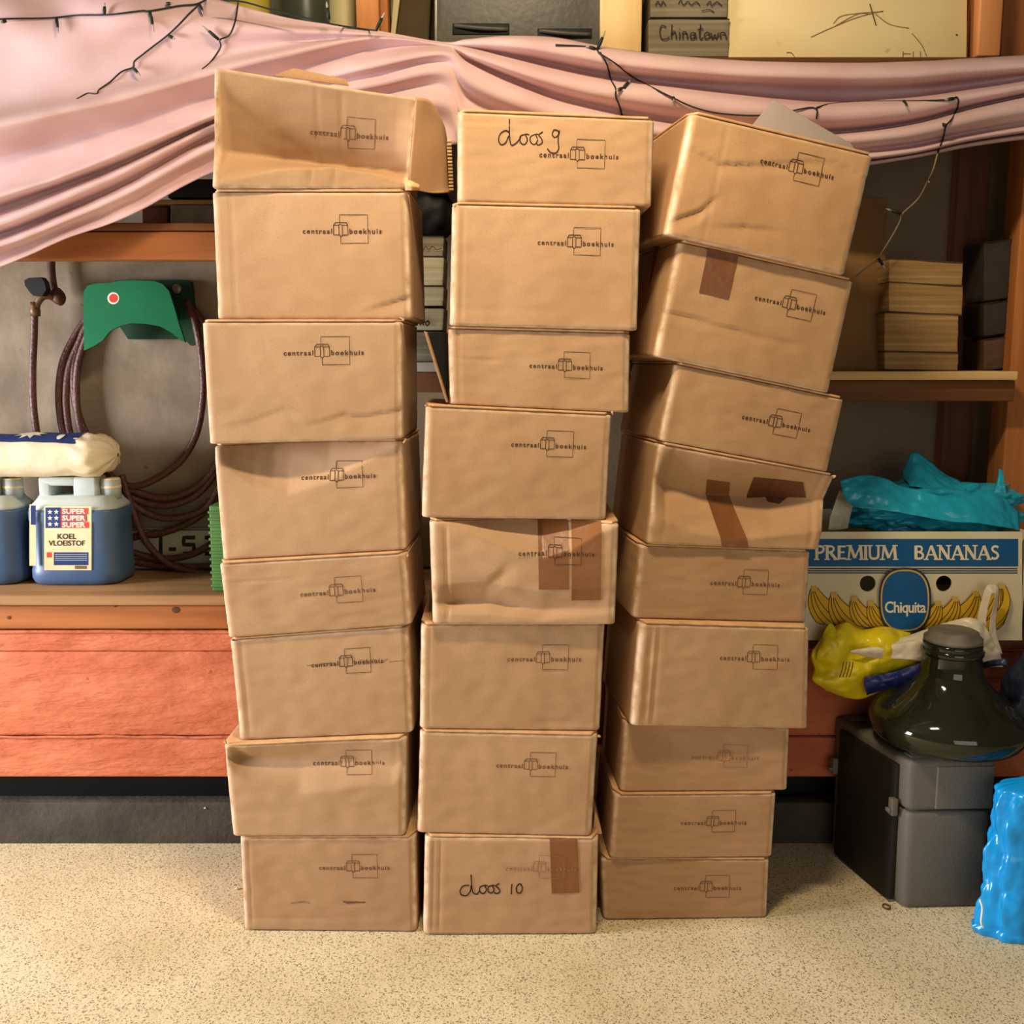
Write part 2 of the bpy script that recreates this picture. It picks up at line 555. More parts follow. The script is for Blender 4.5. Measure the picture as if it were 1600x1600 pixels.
def loft(rows, nt, ns):
    """rows: curves given as equal-length lists of world points; smooth both ways"""
    R = [crom(r, ns) for r in rows]
    m = len(R[0])
    cols = [crom([R[i][j] for i in range(len(R))], nt) for j in range(m)]
    k = len(cols[0])
    vs = [cols[j][i] for i in range(k) for j in range(m)]
    fs = [(i * m + j, i * m + j + 1, (i + 1) * m + j + 1, (i + 1) * m + j) for i in range(k - 1) for j in range(m - 1)]
    return vs, fs

# ------------------------------------------------------------------ the room
WALL_Y, FRONT_Y = 2.90, 2.58
tag(mobj('floor', wbox(-4.2, 2.6, -1.6, WALL_Y + 0.1, -0.06, 0.0), M['floor'], smooth=False), kind='structure')
tag(mobj('wall_back', wbox(-4.2, 2.6, WALL_Y, WALL_Y + 0.1, 0, 2.65), M['plaster'], smooth=False), kind='structure')
tag(mobj('wall_left', wbox(-4.3, -4.2, -1.6, WALL_Y + 0.1, 0, 2.65), M['room'], smooth=False), kind='structure')
tag(mobj('wall_right', wbox(2.6, 2.7, -1.6, WALL_Y + 0.1, 0, 2.65), M['room'], smooth=False), kind='structure')
tag(mobj('ceiling', wbox(-4.3, 2.7, -1.6, WALL_Y + 0.1, 2.65, 2.72), M['room'], smooth=False), kind='structure')
tag(mobj('baseboard_back', wbox(-4.2, 2.6, 2.592, 2.64, 0, 0.117, 0.006), M['plinth']), kind='structure')

# bench along the wall: planks are parts
bench = thing('wall_bench', (0, 2.7, 0), 'low wooden bench along the wall with brown beam and red painted planks', 'bench')
mobj('top_board', wbox(-2.3, 0.42, 2.56, 2.895, 0.664, 0.692, 0.006), M['wood_top'], bench)
mobj('front_beam', wbox(-2.3, 0.42, 2.575, 2.63, 0.598, 0.662, 0.005), M['wood_beam'], bench)
_up = wbox(-2.3, 2.0, 2.572, 2.61, 0.304, 0.592, 0.008)
mobj('red_plank', wbox(-2.3, 2.0, 2.572, 2.61, 0.540, 0.594, 0.006), M['red'], bench)
mobj('red_plank', wbox(-2.3, 2.0, 2.575, 2.61, 0.310, 0.5395, 0.006), M['red'], bench)
mobj('red_plank', wbox(-2.3, 2.0, 2.572, 2.61, 0.197, 0.307, 0.006), M['red'], bench)
mobj('top_board', wbox(0.43, 2.0, 2.50, 2.895, 0.566, 0.598, 0.006), M['wood_darkx'], bench)
mobj('toe_board', wbox(-2.3, 2.0, 2.665, 2.68, 0.001, 0.26, 0.003), M['black'], bench)  # added black board painting the shade of the recess under the planks
# knots in the beam
for kx, ky, kr in ((275, 953, 0.011), (14, 965, 0.006), (180, 947, 0.004)):
    c = at(kx, ky, 2.5745)
    mobj('knot', ([c + Vector((kr * math.cos(a * 0.5236), 0, kr * 0.8 * math.sin(a * 0.5236))) for a in range(12)] + [c + Vector((0, -0.0015, 0))],
                  [(i, (i + 1) % 12, 12) for i in range(12)]), M['wood_dark'], bench)
# paint ridge along the seam between the planks
rp = []
for i in range(90):
    x = -2.0 + i * 0.03
    rp.append(Vector((x, 2.571, 0.3085 + 0.004 * noise.noise(Vector((x * 9, 3, 0))))))
mobj('paint_ridge', tube(rp, [0.0035 + 0.003 * abs(noise.noise(Vector((i * 0.7, 1, 2)))) for i in range(90)], 6), M['red'], bench)
rp = []
for i in range(90):
    x = -2.0 + i * 0.03
    rp.append(Vector((x, 2.572, 0.592 + 0.004 * noise.noise(Vector((x * 7, 9, 0))))))
mobj('paint_ridge', tube(rp, 0.005, 6), M['red'], bench)

# shelving: posts, beams and boards are parts
shelf = thing('wooden_shelving', (0, 2.75, 0.66), 'wooden wall shelving of posts, beams and boards behind the boxes', 'shelving')
def zat(py, Y):
    return at(800, py, Y).z
def xat(px, py, Y):
    return at(px, py, Y).x
mobj('shelf_board', wbox(-2.3, 2.2, 2.652, 2.895, 2.001, 2.024, 0.004), M['wood_darkx'], shelf)                      # upper shelf
mobj('shelf_beam', wbox(-2.3, 2.2, 2.655, 2.70, 1.93, 2.000, 0.004), M['wood_darkx'], shelf)
mobj('shelf_board', wbox(-2.3, -0.35, 2.60, 2.895, 1.603, 1.622, 0.004), M['wood_darkx'], shelf)                    # left shelf
mobj('shelf_beam', wbox(-2.3, -0.35, 2.60, 2.65, zat(406, 2.60), 1.601, 0.005), M['wood_beam'], shelf)
mobj('shelf_board', wbox(-0.30, 0.30, 2.60, 2.895, zat(581, 2.60), zat(566, 2.60), 0.003), M['white_edge'], shelf)   # middle shelf
mobj('shelf_beam', wbox(-0.30, 0.30, 2.615, 2.66, zat(613, 2.615), zat(581.5, 2.615), 0.003), M['wood_darkx'], shelf)
mobj('shelf_board', wbox(0.31, xat(1591, 585, 2.58), 2.58, 2.895, zat(594, 2.58), zat(580, 2.58), 0.003), M['wood_palex'], shelf)   # right shelf
mobj('shelf_beam', wbox(0.31, xat(1586, 610, 2.60), 2.60, 2.65, zat(627, 2.60), zat(594.5, 2.60), 0.004), M['wood_darkx'], shelf)
# upright posts (right), behind the shelf
def post(px0, px1, ref_y, Y, depth, z0, z1, mat):
    return mobj('post', wbox(xat(px0, ref_y, Y), xat(px1, ref_y, Y), Y, Y + depth, z0, z1, 0.004), M[mat], shelf)
post(1497, 1546, 300, 2.83, 0.06, 0.66, 1.995, 'wood_dark')
post(1574, 1640, 640, 2.66, 0.09, 0.66, 1.995, 'wood_post')
post(556, 592, 20, 2.66, 0.07, 2.0245, 2.645, 'wood_orange')
post(592, 606, 20, 2.70, 0.07, 2.0245, 2.645, 'wood_post')
post(938, 1003, 40, 2.64, 0.07, 2.0245, 2.645, 'wood_pale')
post(1511, 1530, 40, 2.70, 0.07, 2.0245, 2.645, 'wood_post')
post(1530, 1566, 40, 2.645, 0.07, 2.0245, 2.645, 'wood_orange')
post(1566, 1680, 40, 2.72, 0.05, 2.0245, 2.645, 'wood_post')
# fibre board panel on the wall at the right, widened left to put shade into the stack gaps
tag(mobj('wall_panel', wbox(-0.38, 2.2, 2.880, 2.899, 0.70, 1.99, 0.003), M['board_wall']), 'brown fibreboard sheet lining the wall behind the right shelf', 'wall panel')

# ------------------------------------------------------------------ cardboard boxes
def plin(pts, u):
    if not isinstance(pts, (list, tuple)):
        return pts
    if u <= pts[0][0]:
        return pts[0][1]
    for (a, b), (c, d) in zip(pts, pts[1:]):
        if u <= c:
            return b + (d - b) * (u - a) / (c - a)
    return pts[-1][1]


def sstep(t):
    t = min(max(t, 0.0), 1.0)
    return t * t * (3 - 2 * t)


VC = {'b8': [(.055, .003), (.09, .0025)], 'b5': [(.085, .003)], 'c6': [(.07, .003), (.115, .0025)], 'c4': [(.09, .003), (.93, .002)], 'a6': [(.065, .002)],
      'b2': [(.06, .0015)], 'a2': [(.10, .0012)], 'c1': [(.20, .0012)], 'b6': [(.05, .0015)], 'a1': [(.5, .002), (.62, .0025)], 'a8': [(.05, .002)], 'b3': [(.06, .0012)]}


class Carton:
    def __init__(s, key, corners, Y, yaw=0.0, depth=0.30, feats=(), tint=(1, 1, 1), seed=0, wav=0.0016, r=0.014):
        s.key, s.Y, s.yaw, s.depth, s.feats, s.tint, s.seed, s.wav, s.r = key, Y, math.radians(yaw), depth, feats, tint, seed, wav, r
        tl, tr, br, bl = corners
        s.n = Vector((-math.sin(s.yaw), math.cos(s.yaw), 0))
        mid = at((bl[0] + br[0]) / 2, (bl[1] + br[1]) / 2, Y)
        s.p0 = mid
        s.A, s.B, s.C, s.D = [at_plane(p[0], p[1], mid, s.n) for p in (bl, br, tr, tl)]

    def dims(s):
        s.W = ((s.B - s.A).length + (s.C - s.D).length) / 2
        s.H = ((s.D - s.A).length + (s.C - s.B).length) / 2
        s.zb = min(s.A.z, s.B.z)

    def disp(s, u, v):
        d = 0.0
        for uc, dd in VC.get(s.key, ()):
            t = 1 - abs(u - uc) / .015
            if t > 0:
                d += dd * t * min(1.0, min(v, 1 - v) * 10)
        for f in s.feats:
            vc = plin(f['vc'], u)
            dd = plin(f['d'], u)
            if v >= vc:
                w = plin(f.get('wu', 0.05), u)
                t = 1 - (v - vc) / max(w, 1e-4)
            else:
                w = plin(f.get('wd', 0.05), u)
                t = 1 - (vc - v) / max(w, 1e-4)
            if t > 0:
                d += dd * (sstep(t) if f.get('soft') else t)
        e = min(1.0, min(u, 1 - u) * 12) * min(1.0, min(v, 1 - v) * 8)
        q = Vector((u * 3.1, v * 2.3, s.seed * 7.7))
        d += e * s.wav * (1.8 * noise.noise(q) + 0.25 * noise.noise(q * 3.3))
        return d

    def S(s, u, v, w=0.0, off=0.0):
        p = (s.A * (1 - u) + s.B * u) * (1 - v) + (s.D * (1 - u) + s.C * u) * v
        uu, vv = min(max(u, 0), 1), min(max(v, 0), 1)
        p = p + s.n * (w * s.depth + s.disp(uu, vv) * max(0.0, 1 - w * 1.6) ** 2 - off)
        return p

    def uv(s, px, py):
        P = at_plane(px, py, s.p0, s.n)
        u = v = 0.5
        for _ in range(12):
            F = (s.A * (1 - u) + s.B * u) * (1 - v) + (s.D * (1 - u) + s.C * u) * v - P
            du = (s.B - s.A) * (1 - v) + (s.C - s.D) * v
            dv = (s.D - s.A) * (1 - u) + (s.C - s.B) * u
            u -= F.dot(du) / du.dot(du)
            v -= F.dot(dv) / dv.dot(dv)
        return u, v

    def on(s, vf2, off=0.0008):
        return [s.S(p[0], p[1], 0, off) for p in vf2[0]], vf2[1]

    def patch(s, quad, off=0.0012, n=36, m=44):
        """flat strip stuck on the front, from four picture corners tl,tr,br,bl"""
        q = [s.uv(*p) for p in quad]
        vs, fs = [], []
        for j in range(m + 1):
            for i in range(n + 1):
                a, b = i / n, j / m
                u = (q[0][0] * (1 - a) + q[1][0] * a) * (1 - b) + (q[3][0] * (1 - a) + q[2][0] * a) * b
                v = (q[0][1] * (1 - a) + q[1][1] * a) * (1 - b) + (q[3][1] * (1 - a) + q[2][1] * a) * b
                vs.append(s.S(u, min(v, 0.995), 0, off))
        for j in range(m):
            for i in range(n):
                k = j * (n + 1) + i
                fs.append((k, k + 1, k + n + 2, k + n + 1))
        return vs, fs

    def strokes(s, lines, width, off=0.0009):
        """handwriting from picture-space polylines"""
        W2 = []
        for ln in lines:
            P = smooth2(ln, 5) if len(ln) > 2 else dense2(ln, 6)
            rb = ribbon(P, width)
            W2.append(([s.S(*s.uv(p[0], p[1]), 0, off) for p in rb[0]], rb[1]))
        return join(*W2)

    def build(s, label, lid=True):
        base = (s.A + s.B) / 2 + s.n * (s.depth / 2)
        base.z = s.zb
        t = thing('cardboard_box', base, label, 'cardboard box', 'cardboard boxes in the three stacks')
        tl = 0.0045 if lid else 0.0
        top = 1 - tl / s.H
        p, f = rcube(s.W, s.H * top, s.depth, (s.r, 0.004, s.r * 1.3), 72, 46, 10)
        vs = []
        for u, v, w in p:
            P = s.S(u, v * top, w)
            # squashed, slightly irregular edges
            k = 0.0012 * noise.noise(Vector((u * 9, v * 9, w * 5 + s.seed)))
            vs.append(P + s.n * k + Vector((k * 0.5, 0, 0)))
        b = mobj('body', (vs, f), M['card'], t)
        wr = b.data.attributes.new('wear', 'FLOAT', 'POINT')
        vals = []
        for u, v, w in p:
            du, dv, dw = min(u, 1 - u) * s.W, min(v, 1 - v) * s.H, min(w, 1 - w) * s.depth
            e1 = max(0.0, 1 - max(du, dw) / (s.r * 0.9))
            e2 = max(0.0, 1 - max(dv / .006, min(dw, du) / .012))
            vals.append(min(1.0, max(e1 * 1.6, e2 * 1.2)))
        wr.data.foreach_set('value', vals)
        b.color = (*s.tint, 1)
        if lid:
            nb = 0.014 / s.W
            p, f = rcube(s.W, tl * 1.0, s.depth, 0.0018, 52, 1, 10)
            vs = []
            for u, v, w in p:
                uu = nb + (1 - 2 * nb) * u if w < 0.06 else u
                P = s.S(uu, top + v * (1 - top), w)
                k = 0.0011 * noise.noise(Vector((u * 14, 3, s.seed * 3.1)))
                vs.append(P + s.n * (k - (0.0012 if w < 0.5 else 0)))
            l = mobj('lid', (vs, f), M['card_edge'], t)
            l.color = (*s.tint, 1)
        return t

    def logo(s, t, icon, ink='ink', scale=1.0, half=None):
        k = s.W / 315.0 * scale
        uc, vc = s.uv(*icon)
        parts = []
        if half != 'right':
            parts.append(move2(text2('centraal', 11.0, 1.32, 0.3, 'RIGHT'), -13, -7))
        parts.append(move2(text2('boekhuis', 11.0, 1.32, 0.3, 'LEFT'), 14, -7))
        lw = 1.0
        def ln(pts, w=lw):
            parts.append(ribbon(dense2(pts, 4), w))
        # square outline (broken where the book covers it)
        ln([(-1, 10), (-1, 22), (44, 22), (44, -22), (0, -22), (0, -11)])
        # open standing book: two leaves and a spine
        ln([(-11, -9), (-11, 6), (-8, 10), (10, 10), (12, 6), (12, -9), (3, -9), (0.5, -12), (-2, -9), (-11, -9)], 1.3)
        ln([(-11, 6), (-3, 6), (-1, 8), (3, 6), (12, 6)], 1.1)
        ln([(-2.5, 6), (-2.5, -9)], 1.3)
        ln([(3, 6), (3, -9)], 1.3)
        vf = join(*parts)
        vf = ([Vector((uc + p[0] * k / s.W, vc + p[1] * k / s.H)) for p in vf[0]], vf[1])
        mobj('logo_print', s.on(vf, 0.0024 if s.key in ('b5', 'b8') else 0.0009), M[ink], t, smooth=False)


def cr(vc, d, wu, wd, soft=False):
    return dict(vc=vc, d=d, wu=wu, wd=wd, soft=soft)


SPEC = {}
# left stack, counted from the top
Y1, Y2, Y3 = 2.165, 2.155, 2.213
L = [
    ('a1', [(332, 103), (654, 152), (637, 296), (329, 293)], Y1, 2, [
        cr([(0, .36), (.25, .34), (.6, .30), (.85, .26), (1, .2)], [(0, .012), (.05, .07), (.3, .10), (.7, .10), (.9, .07), (1, .02)],
           [(0, .64), (1, .8)], [(0, .32), (.15, .26), (.35, .15), (.62, .085), (.8, .10), (1, .14)])], (.90, .88, .86)),
    ('a2', [(329, 297), (637, 299), (643, 496), (338, 496)], Y1 + .006, -1, [cr([(0, .1), (.7, .04), (1, .18)], [(0, 0), (.7, .0), (.85, .004), (1, .006)], .012, .10)], (1, 1, 1)),
    ('a3', [(313, 499), (628, 499), (629, 686), (325, 695)], Y1 - .012, -1, [
        cr([(0, .13), (.2, .17), (.4, .28), (.5, .13), (.7, .22), (.8, .2), (1, .25)], [(0, .001), (.3, .0022), (.5, .001), (.75, .004), (1, .004)], .012, .13)], (.98, .98, .98)),
    ('a4', [(331, 697), (628, 690), (635, 862), (346, 875)], Y1 + .010, -2, [
        cr(1.0, [(0, .008), (.1, .03), (.3, .055), (.6, .05), (.85, .02), (1, .002)], .1, [(0, .12), (.2, .36), (.38, .46), (.6, .36), (.85, .16), (1, .05)])], (1, 1, 1)),
    ('a5', [(340, 878), (634, 861), (643, 977), (355, 998)], Y1, -1.5, [cr(.72, [(0, .0015), (.3, .0015), (.34, 0)], .03, .03)], (.97, .95, .93)),
    ('a6', [(357, 998), (638, 981), (645, 1147), (373, 1161)], Y1 + .008, -1.5, [], (.99, .98, .96)),
    ('a7', [(347, 1163), (635, 1150), (634, 1307), (362, 1308)], Y1 - .006, -1, [
        cr([(0, .86), (.12, .80), (.5, .74), (.8, .72), (.92, .68), (1, .8)], [(0, .004), (.06, .034), (.5, .026), (.85, .014), (1, .002)],
           [(0, .14), (.5, .26), (1, .3)], [(0, .12), (.4, .30), (1, .15)])], (1.02, 1.02, 1.03)),
    ('a8', [(373, 1309), (649, 1308), (652, 1455), (380, 1458)], Y1, -1, [cr(.13, [(0, .0), (.05, .0015), (.5, .001), (.6, 0)], .04, .04)], (.93, .90, .88)),
]
Mi = [
    ('b1', [(714, 170), (1024, 183), (1019, 320), (714, 313)], Y2 + .004, 1, [cr(.86, [(.0, .002), (.4, .001), (.5, 0)], .05, .03)], (.98, .95, .90)),
    ('b2', [(706, 315), (1003, 322), (997, 517), (702, 509)], Y2, 1.5, [cr(.15, [(0, .001), (.9, 0)], .03, .05)], (1.0, .98, .94)),
    ('b3', [(699, 512), (986, 518), (984, 642), (701, 630)], Y2 + .01, 1, [cr([(0, .6), (.3, .58), (.35, .58)], [(0, .001), (.25, .0015), (.3, 0)], .04, .03)], (.96, .93, .88)),
    ('b4', [(664, 631), (957, 645), (948, 808), (658, 803)], Y2, 2, [], (.95, .91, .86)),
    ('b5', [(670, 811), (968, 816), (962, 977), (675, 976)], Y2 - .014, 0, [
        cr(1.0, [(0, .006), (.08, .02), (.3, .05), (.6, .065), (.85, .035), (1, .004)], .1, [(0, .04), (.2, .12), (.42, .28), (.6, .36), (.75, .28), (.9, .1), (1, .03)]),
        cr([(0, .18), (.3, .2), (.6, .13), (1, .17)], [(0, .010), (.12, .030), (.4, .026), (.6, .016), (1, .004)], .20, [(0, .06), (.3, .10), (1, .06)]),
        cr([(0, .4), (.3, .36), (.4, .5), (.5, .5)], [(0, 0), (.2, .003), (.38, .005), (.46, 0)], .1, .14)], (1.02, 1.01, 1.0)),
    ('b6', [(657, 978), (946, 981), (938, 1143), (655, 1135)], Y2 + .006, 1, [cr(.08, [(.6, 0), (.7, .0015), (.95, .001)], .05, .05)], (.97, .95, .91)),
    ('b7', [(655, 1140), (935, 1146), (925, 1308), (650, 1299)], Y2, -.5, [], (.99, .96, .92)),
    ('b8', [(663, 1305), (936, 1308), (933, 1458), (660, 1462)], Y2 - .004, .5, [cr(1.0, [(0, .004), (.3, .006), (.8, .003), (1, .001)], .05, .05)], (1.0, .97, .95)),
]
R_ = [
    ('c1', [(1080, 172), (1368, 240), (1322, 430), (1040, 366)], Y3 - .03, 9, [
        cr([(0, .72), (.2, .64), (.4, .7), (.6, .8), (.8, .86), (1, .8)], [(0, .003), (.3, .005), (.4, .003), (1, .003)], .014, .10),
        cr([(0, .1), (.15, .24), (.22, .38), (.3, .38)], [(0, .004), (.15, .006), (.26, 0)], .02, .12),
        cr([(.1, .1), (.4, .2), (.6, .24), (.8, .2)], [(.2, 0), (.4, .004), (.7, 0)], .014, .12)], (1.02, .95, .84)),
    ('c2', [(1060, 376), (1337, 437), (1297, 615), (1022, 557)], Y3 - .012, 9, [cr([(0, .40), (.5, .36), (1, .36)], [(0, .004), (.7, .0035), (.8, 0)], .012, .08)], (.99, .94, .86)),
    ('c3', [(1055, 565), (1322, 625), (1295, 742), (1030, 689)], Y3, 9, [], (.97, .92, .85)),
    ('c4', [(1030, 689), (1309, 742), (1281, 860), (1010, 851)], Y3 - .004, 8, [
        cr([(0, .60), (.3, .52), (.6, .56), (1, .66)], [(0, .006), (.10, .05), (.7, .072), (1, .03)], [(0, .4), (1, .4)], [(0, .3), (.5, .46), (1, .4)]),
        cr([(0, .1), (.2, .2), (.4, .22), (.5, .2)], [(0, 0), (.25, .003), (.4, 0)], .1, .08)], (1.0, .95, .87)),
    ('c5', [(1000, 859), (1268, 867), (1262, 972), (988, 968)], Y3 + .004, 7, [], (.97, .93, .87)),
    ('c6', [(1000, 971), (1267, 979), (1264, 1140), (985, 1135)], Y3 - .022, 6, [cr([(0, .7), (.05, .66), (.15, .66)], [(0, .003), (.08, .002), (.1, 0)], .2, .1)], (1.0, .97, .92)),
    ('c7', [(975, 1128), (1236, 1136), (1232, 1236), (968, 1238)], Y3 + .004, 3, [], (.96, .91, .86)),
    ('c8', [(960, 1239), (1215, 1237), (1208, 1340), (952, 1342)], Y3, 3, [], (.95, .90, .85)),
    ('c9', [(938, 1342), (1204, 1342), (1200, 1438), (942, 1438)], Y3 + .004, 1.5, [], (.91, .85, .79)),
]
BX = {}
for col in (L, Mi, R_):
    for k, (key, c, Y, yaw, feats, tint) in enumerate(col):
        BX[key] = Carton(key, c, Y, yaw, 0.34 if key in ('c2', 'c3', 'c4', 'c5', 'c6') else 0.30, feats, tint, seed=len(BX) + 1, wav=0.0008 + 0.0006 * random.random())
    # seat each box on the one below
    for k in range(len(col) - 1):
        up, lo = BX[col[k][0]], BX[col[k + 1][0]]
        def zline(P, Q, x):
            return P.z + (Q.z - P.z) * (x - P.x) / (Q.x - P.x)
        if up.Y < lo.Y:
            lo.D.z, lo.C.z = zline(up.A, up.B, lo.D.x) - 0.0004, zline(up.A, up.B, lo.C.x) - 0.0004
        else:
            up.A.z, up.B.z = zline(lo.D, lo.C, up.A.x) + 0.0004, zline(lo.D, lo.C, up.B.x) + 0.0004
    last = BX[col[-1][0]]
    last.A.z = last.B.z = 0.0005
for b in BX.values():
    b.dims()

NUM = ['bottom', 'second', 'third', 'fourth', 'fifth', 'sixth', 'seventh']
LAB = {
    'a1': 'caved-in topmost cardboard box of the left stack with a torn side flap',
    'a2': 'large plain cardboard box directly under the caved-in box atop the left stack',
    'a3': 'cardboard box third from the top of the left stack, jutting out leftmost',
    'a4': 'cardboard box fourth from the top of the left stack, dented along its top edge',
    'a5': 'shallow cardboard box fifth from the top of the left stack',
    'a6': 'cardboard box sixth from the top of the left stack, its logo printed double',
    'a7': 'cardboard box second from the floor in the left stack, creased below its lid',
    'a8': 'cardboard box on the floor at the bottom of the left stack, with a dark smudge',
    'b1': 'topmost cardboard box of the middle stack, marked doos 9 in handwriting',
    'b2': 'tall cardboard box directly under the doos 9 box',
    'b3': 'shallow cardboard box third in the middle stack with an opened side flap',
    'b4': 'cardboard box fourth from the top of the middle stack, shifted to the left',
    'b5': 'dented cardboard box in the middle stack with two strips of brown tape',
    'b6': 'cardboard box directly under the dented taped box in the middle stack',
    'b7': 'cardboard box resting on top of the doos 10 box in the middle stack',
    'b8': 'bottom cardboard box of the middle stack, marked doos 10 in handwriting',
    'c1': 'topmost tilted cardboard box of the right stack with a grey sheet poking out',
    'c2': 'tilted cardboard box with a brown tape square on its upper left front',
    'c3': 'tilted cardboard box third from the top of the right stack, without tape',
    'c4': 'crushed cardboard box with torn brown tape in the right stack',
    'c5': 'shallow cardboard box directly under the crushed taped box in the right stack',
    'c6': 'tall cardboard box with worn light edges, fourth from the floor in the right stack',
    'c7': 'shallow cardboard box third from the floor in the right stack',
    'c8': 'shallow cardboard box second from the floor in the right stack',
    'c9': 'cardboard box on the floor at the bottom of the right stack',
}
ICON = {'a1': (538, 198), 'a2': (532, 358), 'a3': (503, 548), 'a4': (525, 742), 'a5': (525, 922), 'a6': (540, 1033), 'a7': (540, 1194), 'a8': (551, 1353),
        'b1': (902, 240), 'b2': (897, 377), 'b3': (882, 570), 'b4': (855, 693), 'b5': (867, 862), 'b6': (848, 1027), 'b7': (829, 1194), 'b8': (843, 1354),
        'c1': (1244, 260), 'c2': (1233, 473), 'c3': (1211, 658), 'c5': (1162, 909), 'c6': (1177, 1026), 'c7': (1131, 1181), 'c8': (1113, 1283), 'c9': (1103, 1385)}
INK = {'a1': 'ink_soft', 'a7': 'ink_soft', 'a8': 'ink_soft', 'b6': 'ink_soft', 'b7': 'ink_soft', 'b8': 'ink_faint', 'c5': 'ink_soft', 'c6': 'ink_soft',
       'c7': 'ink_faint', 'c8': 'ink_soft', 'c9': 'ink_soft', 'a5': 'ink_soft'}
TB = {}
for key, b in BX.items():
    t = TB[key] = b.build(LAB[key], lid=key not in ('a1',))
    if key in ICON:
        b.logo(t, ICON[key], INK.get(key, 'ink'))

def part(key, name, vf, mat, **kw):
    return mobj(name, vf, M[mat], TB[key], **kw)

# tape strips
def tape(key, quad, mat='tape', off=0.0012, label='brown packing tape strip'):
    o = part(key, 'tape_strip', BX[key].patch(quad, off), mat)
    o['label'] = label
tape('b5', [(841, 813), (888, 813), (889, 921), (842, 921)])
tape('b5', [(894, 814), (940, 814), (938, 938), (893, 939)], 'tape', 0.0014)
tape('b8', [(859, 1311), (902, 1311), (905, 1394), (862, 1396)])
tape('c2', [(1106, 387), (1154, 398), (1138, 468), (1092, 457)])
tape('c4', [(1112, 752), (1150, 757), (1170, 857), (1128, 855)])
tape('c4', [(1185, 748), (1262, 756), (1272, 782), (1184, 784)], 'tape_dark', 0.0016)
tape('c4', [(1214, 778), (1258, 774), (1232, 792), (1216, 790)], 'tape_dark', 0.0018)
# handwriting
part('b1', 'handwriting', BX['b1'].strokes([
    [(796, 207), (790, 204), (782, 209), (779, 219), (783, 226), (790, 223), (795, 212)],
    [(796, 186), (796, 205), (797, 220), (800, 227), (808, 222), (814, 214)],
    [(820, 210), (813, 213), (813, 222), (819, 226), (824, 219), (821, 210), (827, 211)],
    [(836, 210), (829, 214), (829, 222), (835, 226), (840, 219), (837, 210), (843, 211)],
    [(848, 206), (842, 211), (846, 217), (847, 223), (841, 227), (838, 224)],
    [(873, 205), (866, 203), (863, 210), (867, 215), (873, 210), (874, 204)],
    [(873, 205), (872, 220), (873, 232), (868, 239), (860, 238), (855, 232)]], 1.9), 'marker', smooth=False)
part('b8', 'handwriting', BX['b8'].strokes([
    [(733, 1383), (724, 1384), (719, 1391), (721, 1398), (729, 1399), (735, 1392), (736, 1383)],
    [(736, 1366), (737, 1382), (739, 1394), (745, 1397), (750, 1390)],
    [(756, 1383), (750, 1386), (750, 1393), (755, 1396), (760, 1390), (757, 1383), (762, 1384)],
    [(768, 1383), (763, 1386), (763, 1393), (768, 1395), (772, 1390), (769, 1383), (774, 1384)],
    [(780, 1380), (775, 1384), (779, 1388), (781, 1393), (776, 1396), (772, 1394)]], 1.9), 'marker', smooth=False)
part('b8', 'handwriting', BX['b8'].strokes([
    [(800, 1381), (799, 1390), (799, 1397)],
    [(812, 1380), (807, 1386), (808, 1394), (813, 1395), (816, 1388), (813, 1380)]], 1.9), 'marker', smooth=False)
# ghost of a second, smeared print on the doubled box; smudges on the bottom box
part('a6', 'smeared_print', BX['a6'].strokes([[(556, 1036), (566, 1031), (575, 1036), (584, 1030), (592, 1035), (606, 1029)], [(480, 1040), (510, 1036), (522, 1035)],
                                              [(608, 1034), (620, 1033), (634, 1032)]], 1.1), 'ink_faint', smooth=False)
part('a8', 'smudge', BX['a8'].strokes([[(536, 1409), (548, 1409.5), (560, 1409)], [(540, 1410.5), (552, 1410), (571, 1409.5)]], 2.4), 'ink_soft', smooth=False)
part('a8', 'smudge', BX['a8'].strokes([[(455, 1411), (468, 1409), (482, 1410)]], 2.0), 'ink_faint', smooth=False)

# top-left box: sagging torn side flap, raised lid flap
def P(px, py, Y):
    return at(px, py, Y)
rows = [
    [P(650, 152, 2.176), P(660, 153, 2.19), P(670, 157, 2.22), P(677, 165, 2.26), P(682, 172, 2.31)],
    [P(648, 185, 2.178), P(660, 188, 2.20), P(677, 190, 2.24), P(689, 194, 2.28), P(694, 200, 2.33)],
    [P(644, 230, 2.18), P(658, 234, 2.20), P(680, 234, 2.24), P(694, 230, 2.28), P(698, 232, 2.34)],
    [P(640, 275, 2.18), P(652, 285, 2.20), P(676, 292, 2.24), P(698, 286, 2.28), P(701, 286, 2.34)],
    [P(638, 292, 2.18), P(650, 297, 2.20), P(676, 302, 2.24), P(702, 301, 2.28), P(704, 300, 2.34)],
]
part('a1', 'side_flap', loft(rows, 6, 6), 'card', solid=0.004).color = (.88, .84, .78, 1)
tv = []
for i in range(15):
    y = 222 + i * 5.4
    a = P(698 + i * 0.25, y, 2.275)
    tv.append(hexa(a, a + Vector((.010, 0, 0)), a + Vector((.010, 0, .0045)), a + Vector((0, 0, .0045)), (0, .006, 0), 0.001))
part('a1', 'torn_edge', join(*tv), 'card_torn')
part('a1', 'lid_flap', hexa(P(425, 118, 2.26), P(545, 134, 2.26), P(541, 124, 2.26), P(459, 106, 2.26), (0, .004, 0), .001), 'card').color = (.85, .8, .74, 1)
part('a1', 'lid_flap', hexa(P(336, 112, 2.36), P(640, 158, 2.36), P(636, 153, 2.38), P(340, 108, 2.38), (0, .004, 0), .001), 'card').color = (.85, .8, .74, 1)
